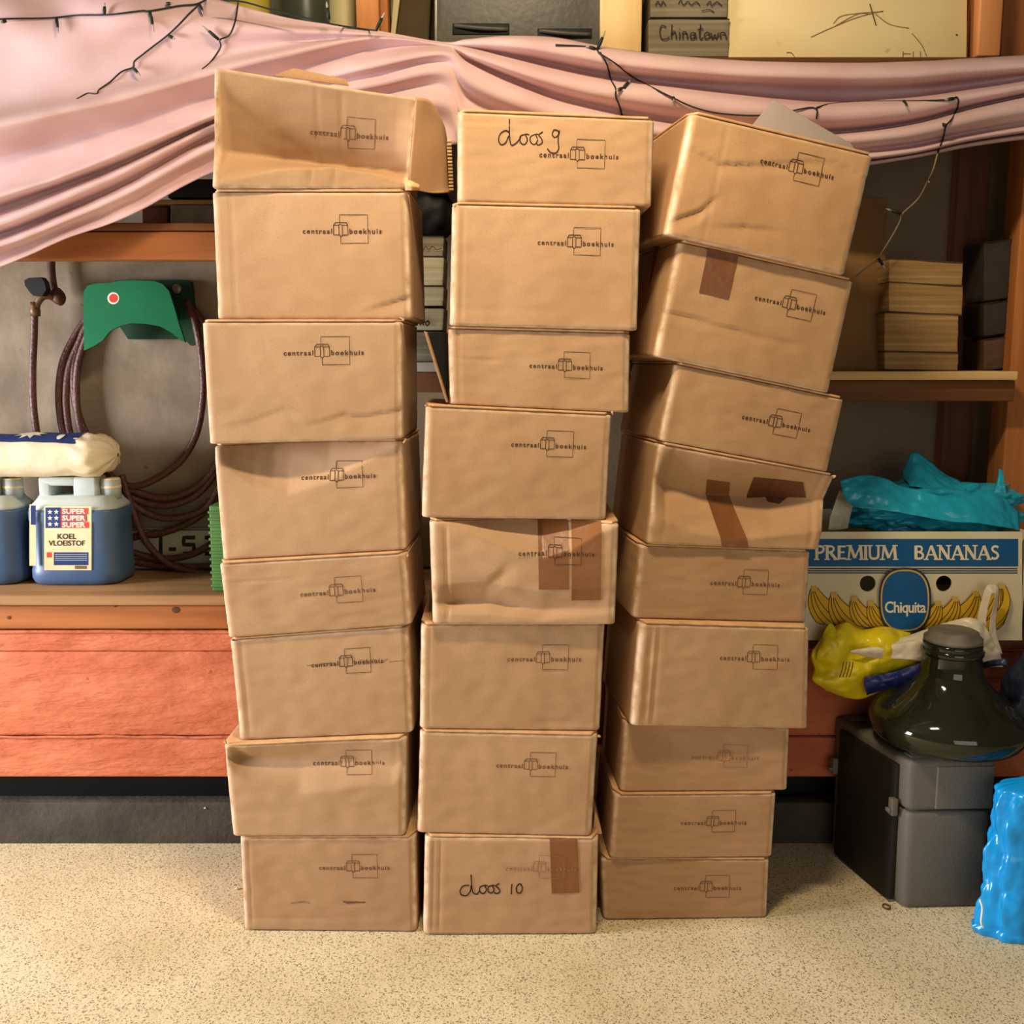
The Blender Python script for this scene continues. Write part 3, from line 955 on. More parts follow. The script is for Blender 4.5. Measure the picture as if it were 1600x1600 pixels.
# torn corner crumple on the top-left box
part('a1', 'torn_corner', loft([[P(634, 280, 2.17), P(644, 284, 2.16), P(656, 290, 2.18)], [P(633, 288, 2.155), P(645, 290, 2.15), P(655, 294, 2.17)],
                                [P(634, 297, 2.165), P(645, 297, 2.155), P(655, 297, 2.18)]], 4, 4), 'card_edge', solid=.003).color = (1, 1, 1, 1)
# third middle box: side flap hinged at its foot and leaning out, with an added black panel painting the shade in its gap
part('b3', 'side_flap', hexa(P(697, 629, 2.165), P(700, 629, 2.165), P(666, 519, 2.165), P(662, 517, 2.165), (0, .27, 0), .0012), 'card').color = (.8, .74, .66, 1)
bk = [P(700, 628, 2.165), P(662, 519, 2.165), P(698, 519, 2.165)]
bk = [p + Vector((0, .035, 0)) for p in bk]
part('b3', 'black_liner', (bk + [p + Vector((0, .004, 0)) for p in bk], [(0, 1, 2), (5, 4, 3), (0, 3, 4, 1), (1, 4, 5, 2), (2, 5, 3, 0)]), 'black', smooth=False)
# little torn tabs at some box corners
for key, x, y in (('a3', 628, 500), ('a4', 634, 686), ('a5', 637, 866), ('b2', 712, 318), ('b4', 958, 648), ('b7', 935, 1150), ('c4', 1302, 744), ('b4', 664, 634), ('a7', 350, 1160), ('a6', 362, 1001)):
    Yb = BX[key].Y - 0.002
    a = at_plane(x, y, BX[key].p0, BX[key].n)
    rr = random.Random(x)
    pts = [a + Vector((rr.uniform(-.006, .006), rr.uniform(-.004, .001), rr.uniform(-.008, .008))) for _ in range(4)]
    part(key, 'torn_tab', tube(crom([a + Vector((0, .006, 0))] + pts[:2], 3), [0.0016, .002, .0024, .002, .0018, .0014, .0008], 6), 'card_edge').color = (.82, .8, .76, 1)
# folded flap bits under the second-lowest middle box and at the right side
part('b7', 'bottom_flap', hexa(P(926, 1304, 2.20), P(941, 1303, 2.20), P(932, 1272, 2.20), P(929, 1272, 2.20), (0, .2, 0), .001), 'card_edge').color = (1, .96, .9, 1)
part('c2', 'tape_strip', hexa(at(1012, 462, 2.32), at(1022, 464, 2.30), at(1036, 385, 2.30), at(1022, 385, 2.32), (0.002, 0.004, 0), .0008), 'tape_dark')
# grey sheet sticking out of the tilted top-right box
tag(mobj('foam_sheet', hexa(P(1170, 202, 2.34), P(1340, 240, 2.34), P(1330, 224, 2.345), P(1209, 155, 2.35), (0, .008, 0), .002), M['greysheet']),
    'grey foam sheet poking up from the tilted box atop the right stack', 'foam sheet')

# ------------------------------------------------------------------ pink cloth swagged along the upper shelf
def cloth_rows(xs, table):
    return [[at(x, y, Y) for x, y, Y in zip(xs, ys, Ys)] for ys, Ys in table]

XL = [-150, 0, 100, 200, 330, 450, 580, 690]
F_, B_ = 2.50, 2.565      # ridge and valley distances where boxes stand in front
TL = [
    ([-60, -45, -40, -30, -2, 28, 47, 66], [2.575, 2.575, 2.575, 2.575, 2.575, 2.575, 2.575, 2.565]),
    ([10, 20, 22, 25, 20, 38, 50, 67], [2.53, 2.52, 2.55, 2.52, 2.56, 2.575, 2.57, 2.56]),
    ([80, 80, 75, 66, 45, 48, 54, 68], [2.54, 2.555, 2.54, 2.555, 2.54, 2.545, 2.56, 2.56]),
    ([175, 160, 142, 122, 90, 68, 57, 68], [2.55, 2.55, 2.555, 2.56, 2.57, 2.57, 2.565, 2.555]),
    ([205, 187, 168, 146, 110, 82, 59, 69], [2.43, 2.44, 2.455, 2.47, 2.49, 2.50, 2.53, 2.55]),
    ([235, 212, 188, 165, 126, 98, 66, 70], [2.46, 2.46, 2.475, 2.49, 2.51, 2.53, 2.545, 2.55]),
    ([280, 252, 224, 196, 152, 116, 78, 72], [2.55, 2.545, 2.55, 2.55, 2.56, 2.565, 2.565, 2.55]),
    ([335, 292, 262, 222, 172, 126, 90, 76], [2.50, 2.49, 2.50, 2.505, 2.53, 2.54, 2.53, 2.53]),
    ([355, 308, 275, 236, 182, 136, 104, 84], [2.43, 2.44, 2.45, 2.47, 2.495, 2.52, 2.50, 2.50]),
    ([375, 326, 290, 252, 192, 148, 118, 96], [2.53, 2.53, 2.53, 2.53, 2.545, 2.55, 2.53, 2.52]),
    ([395, 350, 310, 266, 200, 160, 134, 112], [2.44, 2.45, 2.46, 2.475, 2.50, 2.51, 2.505, 2.505]),
    ([410, 368, 328, 284, 214, 172, 150, 135], [2.54, 2.535, 2.53, 2.53, 2.545, 2.55, 2.54, 2.53]),
    ([425, 383, 344, 300, 230, 186, 170, 160], [2.45, 2.46, 2.47, 2.48, 2.50, 2.515, 2.51, 2.505]),
    ([440, 398, 358, 318, 250, 210, 198, 192], [2.52, 2.515, 2.51, 2.515, 2.53, 2.54, 2.54, 2.535]),
    ([460, 417, 374, 338, 270, 240, 228, 226], [2.50, 2.495, 2.495, 2.50, 2.52, 2.525, 2.52, 2.52]),
]
XR = [690, 730, 790, 870, 960, 1060, 1180, 1300, 1420, 1520, 1640]
TR = [
    ([66, 62, 57, 60, 76, 88, 96, 99, 97, 92, 84], [2.565] + [2.565] * 10),
    ([67, 64, 61, 66, 82, 95, 103, 106, 104, 98, 90], [2.56, 2.54, 2.52, 2.515, 2.51, 2.51, 2.51, 2.51, 2.51, 2.51, 2.51]),
    ([69, 69, 73, 84, 101, 112, 120, 124, 122, 113, 103], [2.555, 2.535, 2.515, 2.505, 2.50, 2.50, 2.50, 2.50, 2.50, 2.50, 2.49]),
    ([70, 74, 84, 98, 114, 124, 133, 139, 136, 126, 113], [2.55, 2.545, 2.555, 2.56, 2.56, 2.56, 2.57, 2.575, 2.575, 2.57, 2.55]),
    ([71, 77, 90, 106, 123, 134, 148, 156, 150, 137, 120], [2.545, 2.525, 2.54, 2.56, 2.565, 2.57, 2.575, 2.58, 2.575, 2.57, 2.54]),
    ([72, 80, 97, 118, 134, 146, 160, 167, 162, 146, 126], [2.54, 2.515, 2.505, 2.505, 2.505, 2.50, 2.50, 2.495, 2.49, 2.49, 2.48]),
    ([74, 86, 108, 134, 154, 168, 184, 190, 180, 158, 134], [2.53, 2.51, 2.50, 2.50, 2.50, 2.50, 2.50, 2.495, 2.49, 2.49, 2.48]),
    ([78, 94, 120, 150, 172, 190, 206, 208, 194, 168, 141], [2.52, 2.54, 2.55, 2.555, 2.56, 2.56, 2.56, 2.56, 2.55, 2.54, 2.53]),
    ([84, 104, 136, 168, 188, 204, 216, 214, 200, 176, 148], [2.515, 2.51, 2.505, 2.505, 2.505, 2.505, 2.50, 2.48, 2.465, 2.465, 2.47]),
    ([110, 128, 158, 186, 202, 216, 226, 226, 214, 192, 168], [2.505, 2.50, 2.50, 2.505, 2.505, 2.505, 2.50, 2.475, 2.455, 2.455, 2.46]),
    ([140, 152, 176, 200, 214, 226, 236, 238, 226, 206, 186], [2.53, 2.54, 2.54, 2.535, 2.53, 2.53, 2.53, 2.51, 2.50, 2.50, 2.50]),
    ([180, 186, 200, 214, 226, 236, 246, 250, 238, 216, 198], [2.51, 2.51, 2.515, 2.515, 2.51, 2.51, 2.51, 2.48, 2.47, 2.47, 2.47]),
    ([226, 226, 228, 232, 238, 246, 258, 264, 248, 228, 212], [2.52, 2.53, 2.54, 2.54, 2.54, 2.54, 2.54, 2.525, 2.515, 2.515, 2.515]),
]


def wrinkle(vf, amp=0.004):
    out = []
    for v in vf[0]:
        q = Vector((v.x * 5, v.z * 22, 3))
        d = amp * noise.noise(q) + amp * 0.5 * noise.noise(q * 2.7) - 0.5 * amp * abs(noise.noise(Vector((v.x * 9 + v.z * 6, v.z * 11, 8))))
        out.append(v + Vector((0, d, 0)))
    return out, vf[1]


def mixrow(a, b, t, Y):
    return [p + (q - p) * t for p, q in zip(a[0], b[0])], [Y] * len(a[0])
TR = TR[:12] + [mixrow(TR[11], TR[12], .35, 2.535), mixrow(TR[11], TR[12], .7, 2.505), TR[12]]
TA = [(l[0] + r[0][1:], l[1] + r[1][1:]) for l, r in zip(TL, TR)]
cloth_vf = wrinkle(loft(cloth_rows(XL + XR[1:], TA), 4, 11))
cloth = tag(mobj('draped_cloth', cloth_vf, M['cloth'], solid=0.003), 'pink cotton cloth hung in swags along the upper shelf', 'cloth')
BV = BVHTree.FromPolygons([tuple(v) for v in cloth_vf[0]], cloth_vf[1])


def on_cloth(px, py, gap=0.007, Y=2.5):
    d = ray(px, py).normalized()
    h = BV.ray_cast(CAMP, d)
    return h[0] - d * gap if h[0] else at(px, py, Y)


# fairy-light strings
def light_string(name, lines, bulbs, label, pale=()):
    first = on_cloth(*lines[0][0])
    t = thing(name, first, label, 'fairy lights', 'fairy lights on the cloth')
    for k, ln in enumerate(lines):
        pts = [on_cloth(q.x, q.y, 0.008, q.z) for q in crom([(p[0], p[1], p[2] if len(p) > 2 else 2.5) for p in ln], 6)]
        mobj('wire', tube(pts, 0.0019, 6), M['wire_pale' if k in pale else 'wire'], t)
    for b in bulbs:
        x0, y0, x1, y1 = b[:4]
        Yb = b[4] if len(b) > 4 else 2.5
        a, c = on_cloth(x0, y0, 0.012, Yb), on_cloth(x1, y1, 0.018, Yb)
        c = a + (c - a).normalized() * min((c - a).length, 0.05)
        m = a + (c - a) * 0.62
        h = mobj('bulb_socket', tube([a, a + (m - a) * .5, m], [0.0035, 0.0042, 0.0034], 8), M['wire'], t)
        mobj('bulb', tube([m, m + (c - m) * .6, c], [0.0026, 0.0022, 0.0006], 8), M['bulb'], h)
    return t


light_string('fairy_light_string', [
    [(-20, 33), (0, 30), (30, 29), (80, 28), (120, 24), (170, 23), (220, 17), (235, 17), (280, 9), (308, 6), (330, -6)],
    [(312, 6), (295, 22), (280, 38), (262, 55), (240, 72), (222, 86), (210, 96), (208, 105), (190, 112), (172, 128), (155, 140), (151, 147), (137, 146), (120, 155)],
    [(372, -4), (371, 12), (367, 35), (358, 55), (344, 62), (345, 72), (338, 85), (328, 98), (316, 108)],
    [(345, 0), (380, 3), (420, 14), (460, 24), (510, 36), (550, 43), (590, 48)],
], [(10, 32, 0, 36), (88, 28, 91, 52), (163, 22, 164, 4), (234, 18, 241, 50), (264, 56, 274, 61), (208, 106, 230, 130), (342, 62, 316, 40), (312, 8, 318, 22), (260, 6, 270, 5),
    (514, 30, 510, 2), (588, 46, 602, 18)],
    'dark green fairy-light string across the pink cloth at upper left')
light_string('fairy_light_string', [
    [(868, 70), (925, 74), (938, 84), (960, 98), (985, 118), (1010, 132), (1050, 152), (1085, 168), (1130, 178), (1200, 180), (1270, 168), (1276, 186)],
    [(938, 82), (948, 100), (955, 125), (962, 138), (962, 150), (968, 166), (972, 180)],
    [(1276, 168), (1300, 162), (1345, 159), (1412, 158), (1480, 156), (1495, 152), (1497, 165), (1488, 185), (1478, 197), (1474, 215), (1465, 240)],
    [(1465, 240, 2.47), (1458, 265, 2.47), (1450, 282, 2.50), (1435, 310, 2.53), (1410, 334, 2.55), (1406, 346, 2.56), (1392, 372, 2.57), (1374, 400, 2.575), (1372, 405, 2.575), (1352, 420, 2.575), (1335, 434, 2.575)],
], [(930, 76, 915, 72), (934, 76, 946, 48), (975, 136, 990, 120), (972, 138, 962, 142), (1052, 152, 1053, 158), (1412, 158, 1420, 172), (1490, 154, 1476, 156), (1478, 196, 1450, 188),
    (1450, 276, 1452, 286, 2.50), (1408, 334, 1384, 326, 2.55), (1373, 404, 1383, 420, 2.57), (1206, 166, 1210, 148)],
    'fairy-light string trailing down past the right shelf', pale=(3,))

# ------------------------------------------------------------------ things on the upper shelf
ZU = 2.0246
def seat(vf, z):
    """drop a shape so that its lowest point is at z"""
    m = min(v.z for v in vf[0])
    return [v + Vector((0, 0, z - m)) for v in vf[0]], vf[1]

def cyl(px, py, Y, r, z0, z1, taper=1.0):
    c = at(px, py, Y)
    h = z1 - z0
    return lathe([(r * .94, 0), (r, .006), (r, h * .5), (r * taper, h - .01), (r * taper * .95, h)], (c.x, Y, z0), 28)

def jar(name, px, r, h, mat, label, Y=2.76, capmat='trim'):
    c = at(px, 30, Y)
    t = thing(name, (c.x, Y, ZU), label, 'container')
    mobj('body', cyl(px, 30, Y, r, ZU, ZU + h), M[mat], t)
    mobj('lid', cyl(px, 30, Y, r * 0.8, ZU + h, ZU + h + 0.025), M[capmat], t)
    return t
jar('yellow_tin', 392, 0.052, 0.25, 'jar_yellow', 'yellow tin behind the fairy lights on the upper shelf', 2.80)
jar('dark_canister', 476, 0.063, 0.27, 'jar_green', 'dark green canister between two pale ones on the upper shelf', 2.74)
jar('cream_canister', 536, 0.043, 0.26, 'jar_cream', 'cream canister beside the orange post on the upper shelf', 2.78)
t = tag(mobj('olive_board', seat(hexa(P(612, 70, 2.74), P(668, 75, 2.74), P(676, -90, 2.74), P(634, -90, 2.74), (0, .03, 0), .004), ZU), M['olive']),
        'dark olive board leaning between the orange post and the black case', 'board')
tag(mobj('yellow_strip', seat(hexa(P(606, 60, 2.735), P(611, 60, 2.735), P(628, -80, 2.735), P(616, -80, 2.735), (0, .02, 0), .002), ZU), M['jar_cream']),
    'thin pale yellow strip leaning beside the orange post', 'strip')

# dark case with two recessed handles
c0 = P(679, 64, 2.66)
t = thing('dark_case', (at(808, 64, 2.66).x, 2.74, ZU), 'dark grey flat case with two handle slots on the upper shelf', 'case')
zc = lambda py: at(800, py, 2.66).z
mobj('body', hexa((xat(679, 40, 2.66), 2.66, ZU), (xat(943, 40, 2.66), 2.66, ZU), (xat(943, 40, 2.66), 2.66, ZU + .36), (xat(679, 40, 2.66), 2.66, ZU + .36), (0, .12, 0), .008), M['case_grey'], t)
for x in (681, 941):
    mobj('trim_strip', hexa(P(x - 2, 66, 2.656), P(x + 2, 66, 2.656), P(x + 2, -60, 2.656), P(x - 2, -60, 2.656), (0, .01, 0), .001), M['trim'], t)
for (x0, y0, x1, y1) in ((707, 36, 796, 54), (840, 44, 925, 60)):
    s = mobj('handle_slot', pbox(x0, y0, x1, y1, 2.657, .008, .002), M['black'], t)
    mobj('handle_bar', tube(crom([P(x0 + 3, y0 + 4, 2.655), P((x0 + x1) / 2, y0 + 8, 2.648), P(x1 - 3, y0 + 10, 2.655)], 6), 0.005, 8), M['case_grey'], s)

# books (pages face the viewer)
def book(name, x0, y0, x1, y1, Y, depth, label, mat='page', cov='cover', skew=0, z=None, group=None, sag=0.0):
    A, B, C, D = P(x0, y1, Y), P(x1, y1 + skew, Y), P(x1 + 2, y0 + skew, Y), P(x0, y0, Y)
    if z is not None:
        dz = z - min(A.z, B.z)
        A, B, C, D = [p + Vector((0, 0, dz)) for p in (A, B, C, D)]
    t = thing(name, ((A + B) / 2 + Vector((0, depth / 2, 0))), label, 'book', group)
    W, H = (B - A).length, (D - A).length
    p, f = rcube(W, H, depth, .002, 18, 10, 2)
    vs = []
    for u, v, w in p:
        q = (A * (1 - u) + B * u) * (1 - v) + (D * (1 - u) + C * u) * v + Vector((0, depth * w, 0))
        if w < 0.5:
            q.y += 0.0035 * noise.noise(Vector((u * 1.5, v * 9, x0 * .1)))
        vs.append(q)
    mobj('page_block', (vs, f), M[mat], t)
    cvt = 0.0022
    for a, b, s in ((A, B, -1), (D, C, 1)):
        o = Vector((0, -.002, 0))
        dz = Vector((0, 0, 0 if s < 0 else -cvt * 0.2))
        mobj('cover', hexa(a + o + dz, b + o + dz, b + o + dz + Vector((0, 0, cvt)), a + o + dz + Vector((0, 0, cvt)), (0, depth + .002, 0), .0008), M[cov], t)
    return t

def script(t, lines, Y, width, mat='marker', off=0.006, split=False):
    if split:
        for ln in lines:
            script(t, [ln], Y, width, mat, off)
        return
    W2 = []
    for ln in lines:
        rb = ribbon(smooth2(ln, 5) if len(ln) > 2 else dense2(ln, 5), width)
        W2.append(map2(rb, lambda a, b: at(a, b, Y - off)))
    mobj('handwriting', join(*W2), M[mat], t, smooth=False)

GB = 'old books with their page edges outward'
tb = book('book', 1013, 30, 1138, 89, 2.66, .15, 'grey-edged book marked Chinatown on the upper shelf', 'page_grey', 'cover_dark', z=ZU, group=GB)
dzb = ZU - P(1013, 89, 2.66).z
def ups(lines, d=0):
    return lines
chin = [
    [(1041, 42), (1034, 40), (1031, 50), (1034, 60), (1041, 61), (1046, 57)],
    [(1050, 38), (1049, 60)], [(1049, 54), (1053, 49), (1056, 53), (1057, 61)],
    [(1062, 50), (1062, 61)], [(1062, 44), (1062.6, 45)],
    [(1067, 61), (1067, 51), (1071, 50), (1074, 54), (1074, 61)],
    [(1085, 51), (1080, 52), (1079, 59), (1084, 60), (1086, 51), (1088, 61)],
    [(1095, 38), (1093, 55), (1095, 61), (1099, 59)], [(1090, 46), (1099, 45)],
    [(1105, 50), (1101, 54), (1102, 60), (1107, 60), (1109, 54), (1105, 50)],
    [(1111, 51), (1113, 61), (1117, 54), (1119, 61), (1123, 51)],
    [(1126, 61), (1126, 52), (1131, 51), (1134, 55), (1135, 61)]]
script(tb, chin, 2.66, 2.0)
tb2 = book('book', 1016, -22, 1136, 28, 2.665, .15, 'upper book of the pair beside the cream panel, with scrawled page edges', 'page_grey', 'cover_dark', group=GB)
script(tb2, [[(1024, 8), (1028, 2), (1032, 8), (1036, 2), (1040, 8)], [(1060, 6), (1064, 0), (1068, 8), (1075, 2), (1080, 8), (1088, 3), (1094, 9)],
             [(1104, 8), (1110, 2), (1112, 9), (1120, 3), (1128, 9)], [(1096, 17), (1108, 15), (1116, 19)]], 2.665, 1.6, split=True)

# cream hardboard panel with pencil marks
pA, pB, pC, pD = P(1134, 100, 2.665), P(1510, 100, 2.665), P(1512, -90, 2.69), P(1140, -90, 2.69)
dzp = ZU - pA.z
tp = thing('hardboard_panel', ((pA + pB) / 2).to_tuple()[:2] + (ZU,), 'cream hardboard panel with pencil sketch lines on the upper shelf', 'panel')
mobj('sheet', hexa(*[p + Vector((0, 0, dzp)) for p in (pA, pB, pC, pD)], (0, .012, 0), .002), M['panel'], tp)
def pan(px, py):
    n = (pB - pA).cross(pD - pA).normalized()
    return at_plane(px, py, pA + Vector((0, -.0015, dzp)), n)
def sketch(lines, w, mat):
    mobj('pencil_lines', join(*[map2(ribbon(smooth2(l, 5) if len(l) > 2 else dense2(l, 5), w), pan) for l in lines]), M[mat], tp, smooth=False)
sketch([[(1267, 58), (1300, 43), (1340, 27), (1380, 17)], [(1302, 37), (1315, 25), (1350, 20), (1380, 18)], [(1306, 40), (1340, 22), (1360, 22)],
        [(1368, 22), (1390, 38), (1420, 44)], [(1425, 52), (1440, 70), (1448, 88)], [(1229, 82), (1237, 83), (1244, 93)],
        [(1360, 95), (1366, 92), (1372, 95)], [(1386, 95), (1392, 92), (1396, 95)], [(1411, 80), (1411, 96)], [(1411, 84), (1423, 84)], [(1427, 80), (1427, 96)], [(1438, 80), (1438, 94), (1428, 94)]], 1.3, 'pencil')
sketch([[(1359, 6), (1363, 20), (1369, 40)]], 1.9, 'pencil_dark')
sketch([[(1493.5, 54), (1495, 54.5), (1496.5, 55)]], 2.4, 'pencil_dark')

# books on the right shelf
zs = zat(580, 2.58)
nb_ = [(405, 441, 'uppermost tan book in the pile on the right shelf'), (441.5, 487, 'second tan book from the top of the pile on the right shelf'),
       (489.5, 549, 'thick tan book third from the top of the pile on the right shelf'), (550, 577.5, 'lowest tan book in the pile on the right shelf')]
ys_top = [P(0, a, 2.62).z for a, b, c in nb_]
for k, (a, b, lb) in enumerate(nb_):
    x0, x1 = (1389, 1503) if k < 2 else (1382, 1496)
    book('book', x0, a, x1, b, 2.62, .14, lb, 'page', 'cover', skew=6 if k < 2 else 2, group=GB, z=zs if k == 3 else None)
tag(mobj('leaning_board', seat(hexa(P(1290, 578, 2.66), P(1376, 577, 2.66), P(1388, 308, 2.74), P(1305, 305, 2.74), (0, .012, 0), .002), zs), M['brown_board']),
    'brown board leaning upright beside the pile of tan books', 'board')
BK = [(0, 'dark leather-bound book leaning behind the right post, topmost', 380, 470), (1, 'dark book leaning behind the right post, in the middle', 475, 525), (2, 'marbled brown book at the foot of the right post', 530, 578)]
for k, lb, y0, y1 in BK:
    book('book', 1538, y0, 1584, y1, 2.70, .12, lb, 'cover_dark' if k < 2 else 'cover', 'cover_dark', skew=-6, group=GB, z=zs if k == 2 else None)

# books on the middle shelf, seen between the stacks
zm = zat(566, 2.60)
stackm = [(370, 401, 'page_grey', 'grey book with scrawled edge, highest seen between left and middle stacks'),
          (402, 447, 'page_pale', 'pale thick book second from the top between left and middle stacks'),
          (448, 479, 'page_pale', 'pale book third from the top between left and middle stacks'),
          (482, 517, 'page_pale', 'pale book with ink lettering on its edge between left and middle stacks'),
          (518, 565, 'page_grey', 'thick grey book lowest in the pile between left and middle stacks')]
for k, (a, b, m, lb) in enumerate(stackm):
    tbk = book('book', 615, a, 692, b, 2.64, .15, lb, m, 'cover_dark', group=GB, z=zm if k == 4 else None)
    if k == 0:
        script(tbk, [[(650, 389), (655, 385), (660, 391), (665, 385), (670, 390), (676, 385), (682, 390), (690, 388)]], 2.64, 1.2)
    if k == 3:
        script(tbk, [[(651, 508), (647, 508), (646, 501), (651, 500), (652, 494), (652, 508)], [(657, 494), (657, 508), (657, 503), (662, 500), (658, 503), (663, 508)],
                     [(668, 501), (665, 505), (668, 509), (671, 504), (668, 501)]], 2.64, 2.0, split=True)
# things under the swag on the left shelf
tag(mobj('grey_block', seat(pbox(266, 325, 336, 358, 2.66, .14, .004), 1.6225), M['trim']), 'grey block on the left shelf under the pink cloth', 'block')
tag(mobj('brown_block', seat(pbox(222, 327, 262, 358, 2.68, .12, .004), 1.6225), M['wood_dark']), 'small brown wood block beside the grey block on the left shelf', 'block')
tag(mobj('plank', seat(pbox(205, 316, 345, 323, 2.66, .16, .002), 1.6225 + (zat(325, 2.66) - zat(358, 2.66)) + .001), M['wood_top']), 'thin plank lying across the blocks on the left shelf', 'plank')
tag(mobj('dark_box', seat(pbox(262, 285, 345, 315, 2.67, .14, .004), 1.6225 + (zat(316, 2.66) - zat(358, 2.66)) + .003), M['black']), 'dark box lying on the thin plank under the pink cloth', 'box')

cp = at(668, 338, 2.70)  # added black lump in place of the shadow under the torn flap
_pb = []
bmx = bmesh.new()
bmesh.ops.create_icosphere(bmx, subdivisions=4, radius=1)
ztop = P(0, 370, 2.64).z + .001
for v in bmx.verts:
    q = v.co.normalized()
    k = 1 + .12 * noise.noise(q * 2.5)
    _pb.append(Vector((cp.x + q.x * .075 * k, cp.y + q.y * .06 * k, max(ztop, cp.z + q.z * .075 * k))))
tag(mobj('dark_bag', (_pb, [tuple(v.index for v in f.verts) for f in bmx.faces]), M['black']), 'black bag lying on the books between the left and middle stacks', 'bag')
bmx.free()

# ------------------------------------------------------------------ left bench: cans, sack, hose, tap
ZB = 0.6925
def jerrycan(px_c, Yc, label, with_label=True, yaw=0.0):
    c = at_z(px_c, 911, ZB)
    cx, W, D = at(px_c, 850, Yc).x, 0.246, 0.17
    t = thing('jerrycan', (cx, Yc, ZB), label, 'jerrycan', 'jerrycans of blue coolant on the bench')
    ca, sa = math.cos(yaw), math.sin(yaw)
    def tr(x, y, z):
        return Vector((cx + x * ca - y * sa, Yc + x * sa + y * ca, ZB + z))
    def ring(w, d, z, x0=0.0, n=40, e=4.2):
        out = []
        for k in range(n):
            a = 2 * math.pi * k / n
            cc, ss = math.cos(a), math.sin(a)
            out.append(tr(x0 + w / 2 * abs(cc) ** (2 / e) * (1 if cc >= 0 else -1), d / 2 * abs(ss) ** (2 / e) * (1 if ss >= 0 else -1), z))
        return out
    def skin(levels):
        rs = [ring(*l) for l in levels]
        n = len(rs[0])
        vs = [p for r in rs for p in r]
        fs = [(i * n + k, i * n + (k + 1) % n, (i + 1) * n + (k + 1) % n, (i + 1) * n + k) for i in range(len(rs) - 1) for k in range(n)]
        return vs, fs + [tuple(range(n - 1, -1, -1)), tuple(range((len(rs) - 1) * n, len(rs) * n))]
    mobj('body', skin([(W * .88, D * .86, 0), (W * .96, D * .95, .006), (W, D, .018), (W, D, .040), (W * .985, D * .98, .045), (W * .985, D * .98, .168),
                       (W, D, .174), (W, D, .195), (W * .985, D * .98, .203)]), M['can_blue'], t)
    mobj('shoulder', skin([(W * .985, D * .98, .2032), (W * .95, D * .93, .212), (W * .86, D * .80, .224), (W * .80, D * .7, .236)]), M['can_clear'], t)
    # raised grip: two pillars and a bar leave the hand hole open
    def blk(x0, x1, z0, z1, d=.075, r=.007):
        return hexa(tr(x0, -d / 2, z0), tr(x1, -d / 2, z0), tr(x1, -d / 2, z1), tr(x0, -d / 2, z1), tr(0, d, 0) - tr(0, 0, 0), r)
    mobj('grip', join(blk(-.095, -.062, .228, .276), blk(-.095, .005, .262, .286), blk(-.003, .060, .228, .286)), M['can_clear'], t)
    mobj('neck', lathe([(.026, 0), (.026, .05)], tr(.085, 0, .226), 24), M['can_clear'], t)
    mobj('cap', lathe([(.026, 0), (.027, .003), (.027, .008), (.0245, .009), (.0245, .026), (.023, .028)], tr(.085, 0, .252), 28), M['cap'], t)
    if with_label:
        Yf = Yc - D * .98 / 2 - .0012
        def lab(px, py, k=0):
            p = at(px, py, Yf - 0.0005 * k)
            return p
        def rect(x0, y0, x1, y1, k):
            return map2(([(x0, y1), (x1, y1), (x1, y0), (x0, y0)], [(0, 1, 2, 3)]), lambda a, b: lab(a, b, k))
        f = mobj('label', rect(69, 791, 143, 891, 0), M['paper'], t, smooth=False)
        mobj('blue_field', rect(71, 793, 95, 825, 1), M['p_blue'], f, smooth=False)
        for (y0, y1, xr) in ((794, 803.5, 138), (805, 814, 135), (815.5, 825, 139)):
            mobj('red_band', rect(95, y0, xr, y1, 1), M['p_red'], f, smooth=False)
        st = []
        for yy in (800, 809.5, 819):
            for xx in (78, 88):
                st.append(map2(star2(xx, yy, -4.2), lambda a, b: lab(a, b, 2)))
        mobj('stars', join(*st), M['p_white'], f, smooth=False)
        def txt(s, x, y, size, mat, sx=1.0, bold=.2):
            vf = text2(s, size, 1.0, bold, 'LEFT', sx)
            mobj('lettering', map2(vf, lambda a, b: lab(x + a, y - b, 2)), M[mat], f, smooth=False)
        for y in (802.5, 813, 823.5):
            txt('SUPER', 97, y, 10.5, 'p_white', 1.22, .35)
        txt('KOEL', 89, 842, 11.5, 'p_black', 1.05)
        txt('VLOEISTOF', 76, 852.5, 11.5, 'p_black', .98)
        mobj('blue_box', rect(84, 863, 138, 883, 1), M['p_blue'], f, smooth=False)
        mobj('text_lines', join(*[rect(86, y, 136, y + .8, 2) for y in (866, 869, 872, 875)]), M['can_clear'], f, smooth=False)
        mobj('hazard_mark', rect(73, 863, 81, 871, 1), M['p_red'], f, smooth=False)
        mobj('barcode', join(*[rect(117 + i * 1.6, 884, 117.8 + i * 1.6, 889, 1) for i in range(12)]), M['p_black'], f, smooth=False)
    else:
        def rect2(x0, y0, x1, y1, k):
            return [at(a, b, Yc - D / 2 - .003 - .0004 * k) for a, b in ((x0, y1), (x1, y1), (x1, y0), (x0, y0))], [(0, 1, 2, 3)]
        f = mobj('label', rect2(46, 788, 56, 884, 0), M['paper'], t, smooth=False)
        mobj('blue_field', rect2(48, 790, 56, 820, 1), M['p_blue'], f, smooth=False)
    return t
jerrycan(130, 2.75, 'jerrycan of blue coolant with a full paper label reading koelvloeistof')
jerrycan(-22, 2.75, 'jerrycan of blue coolant cut off by the left edge of the picture', False)

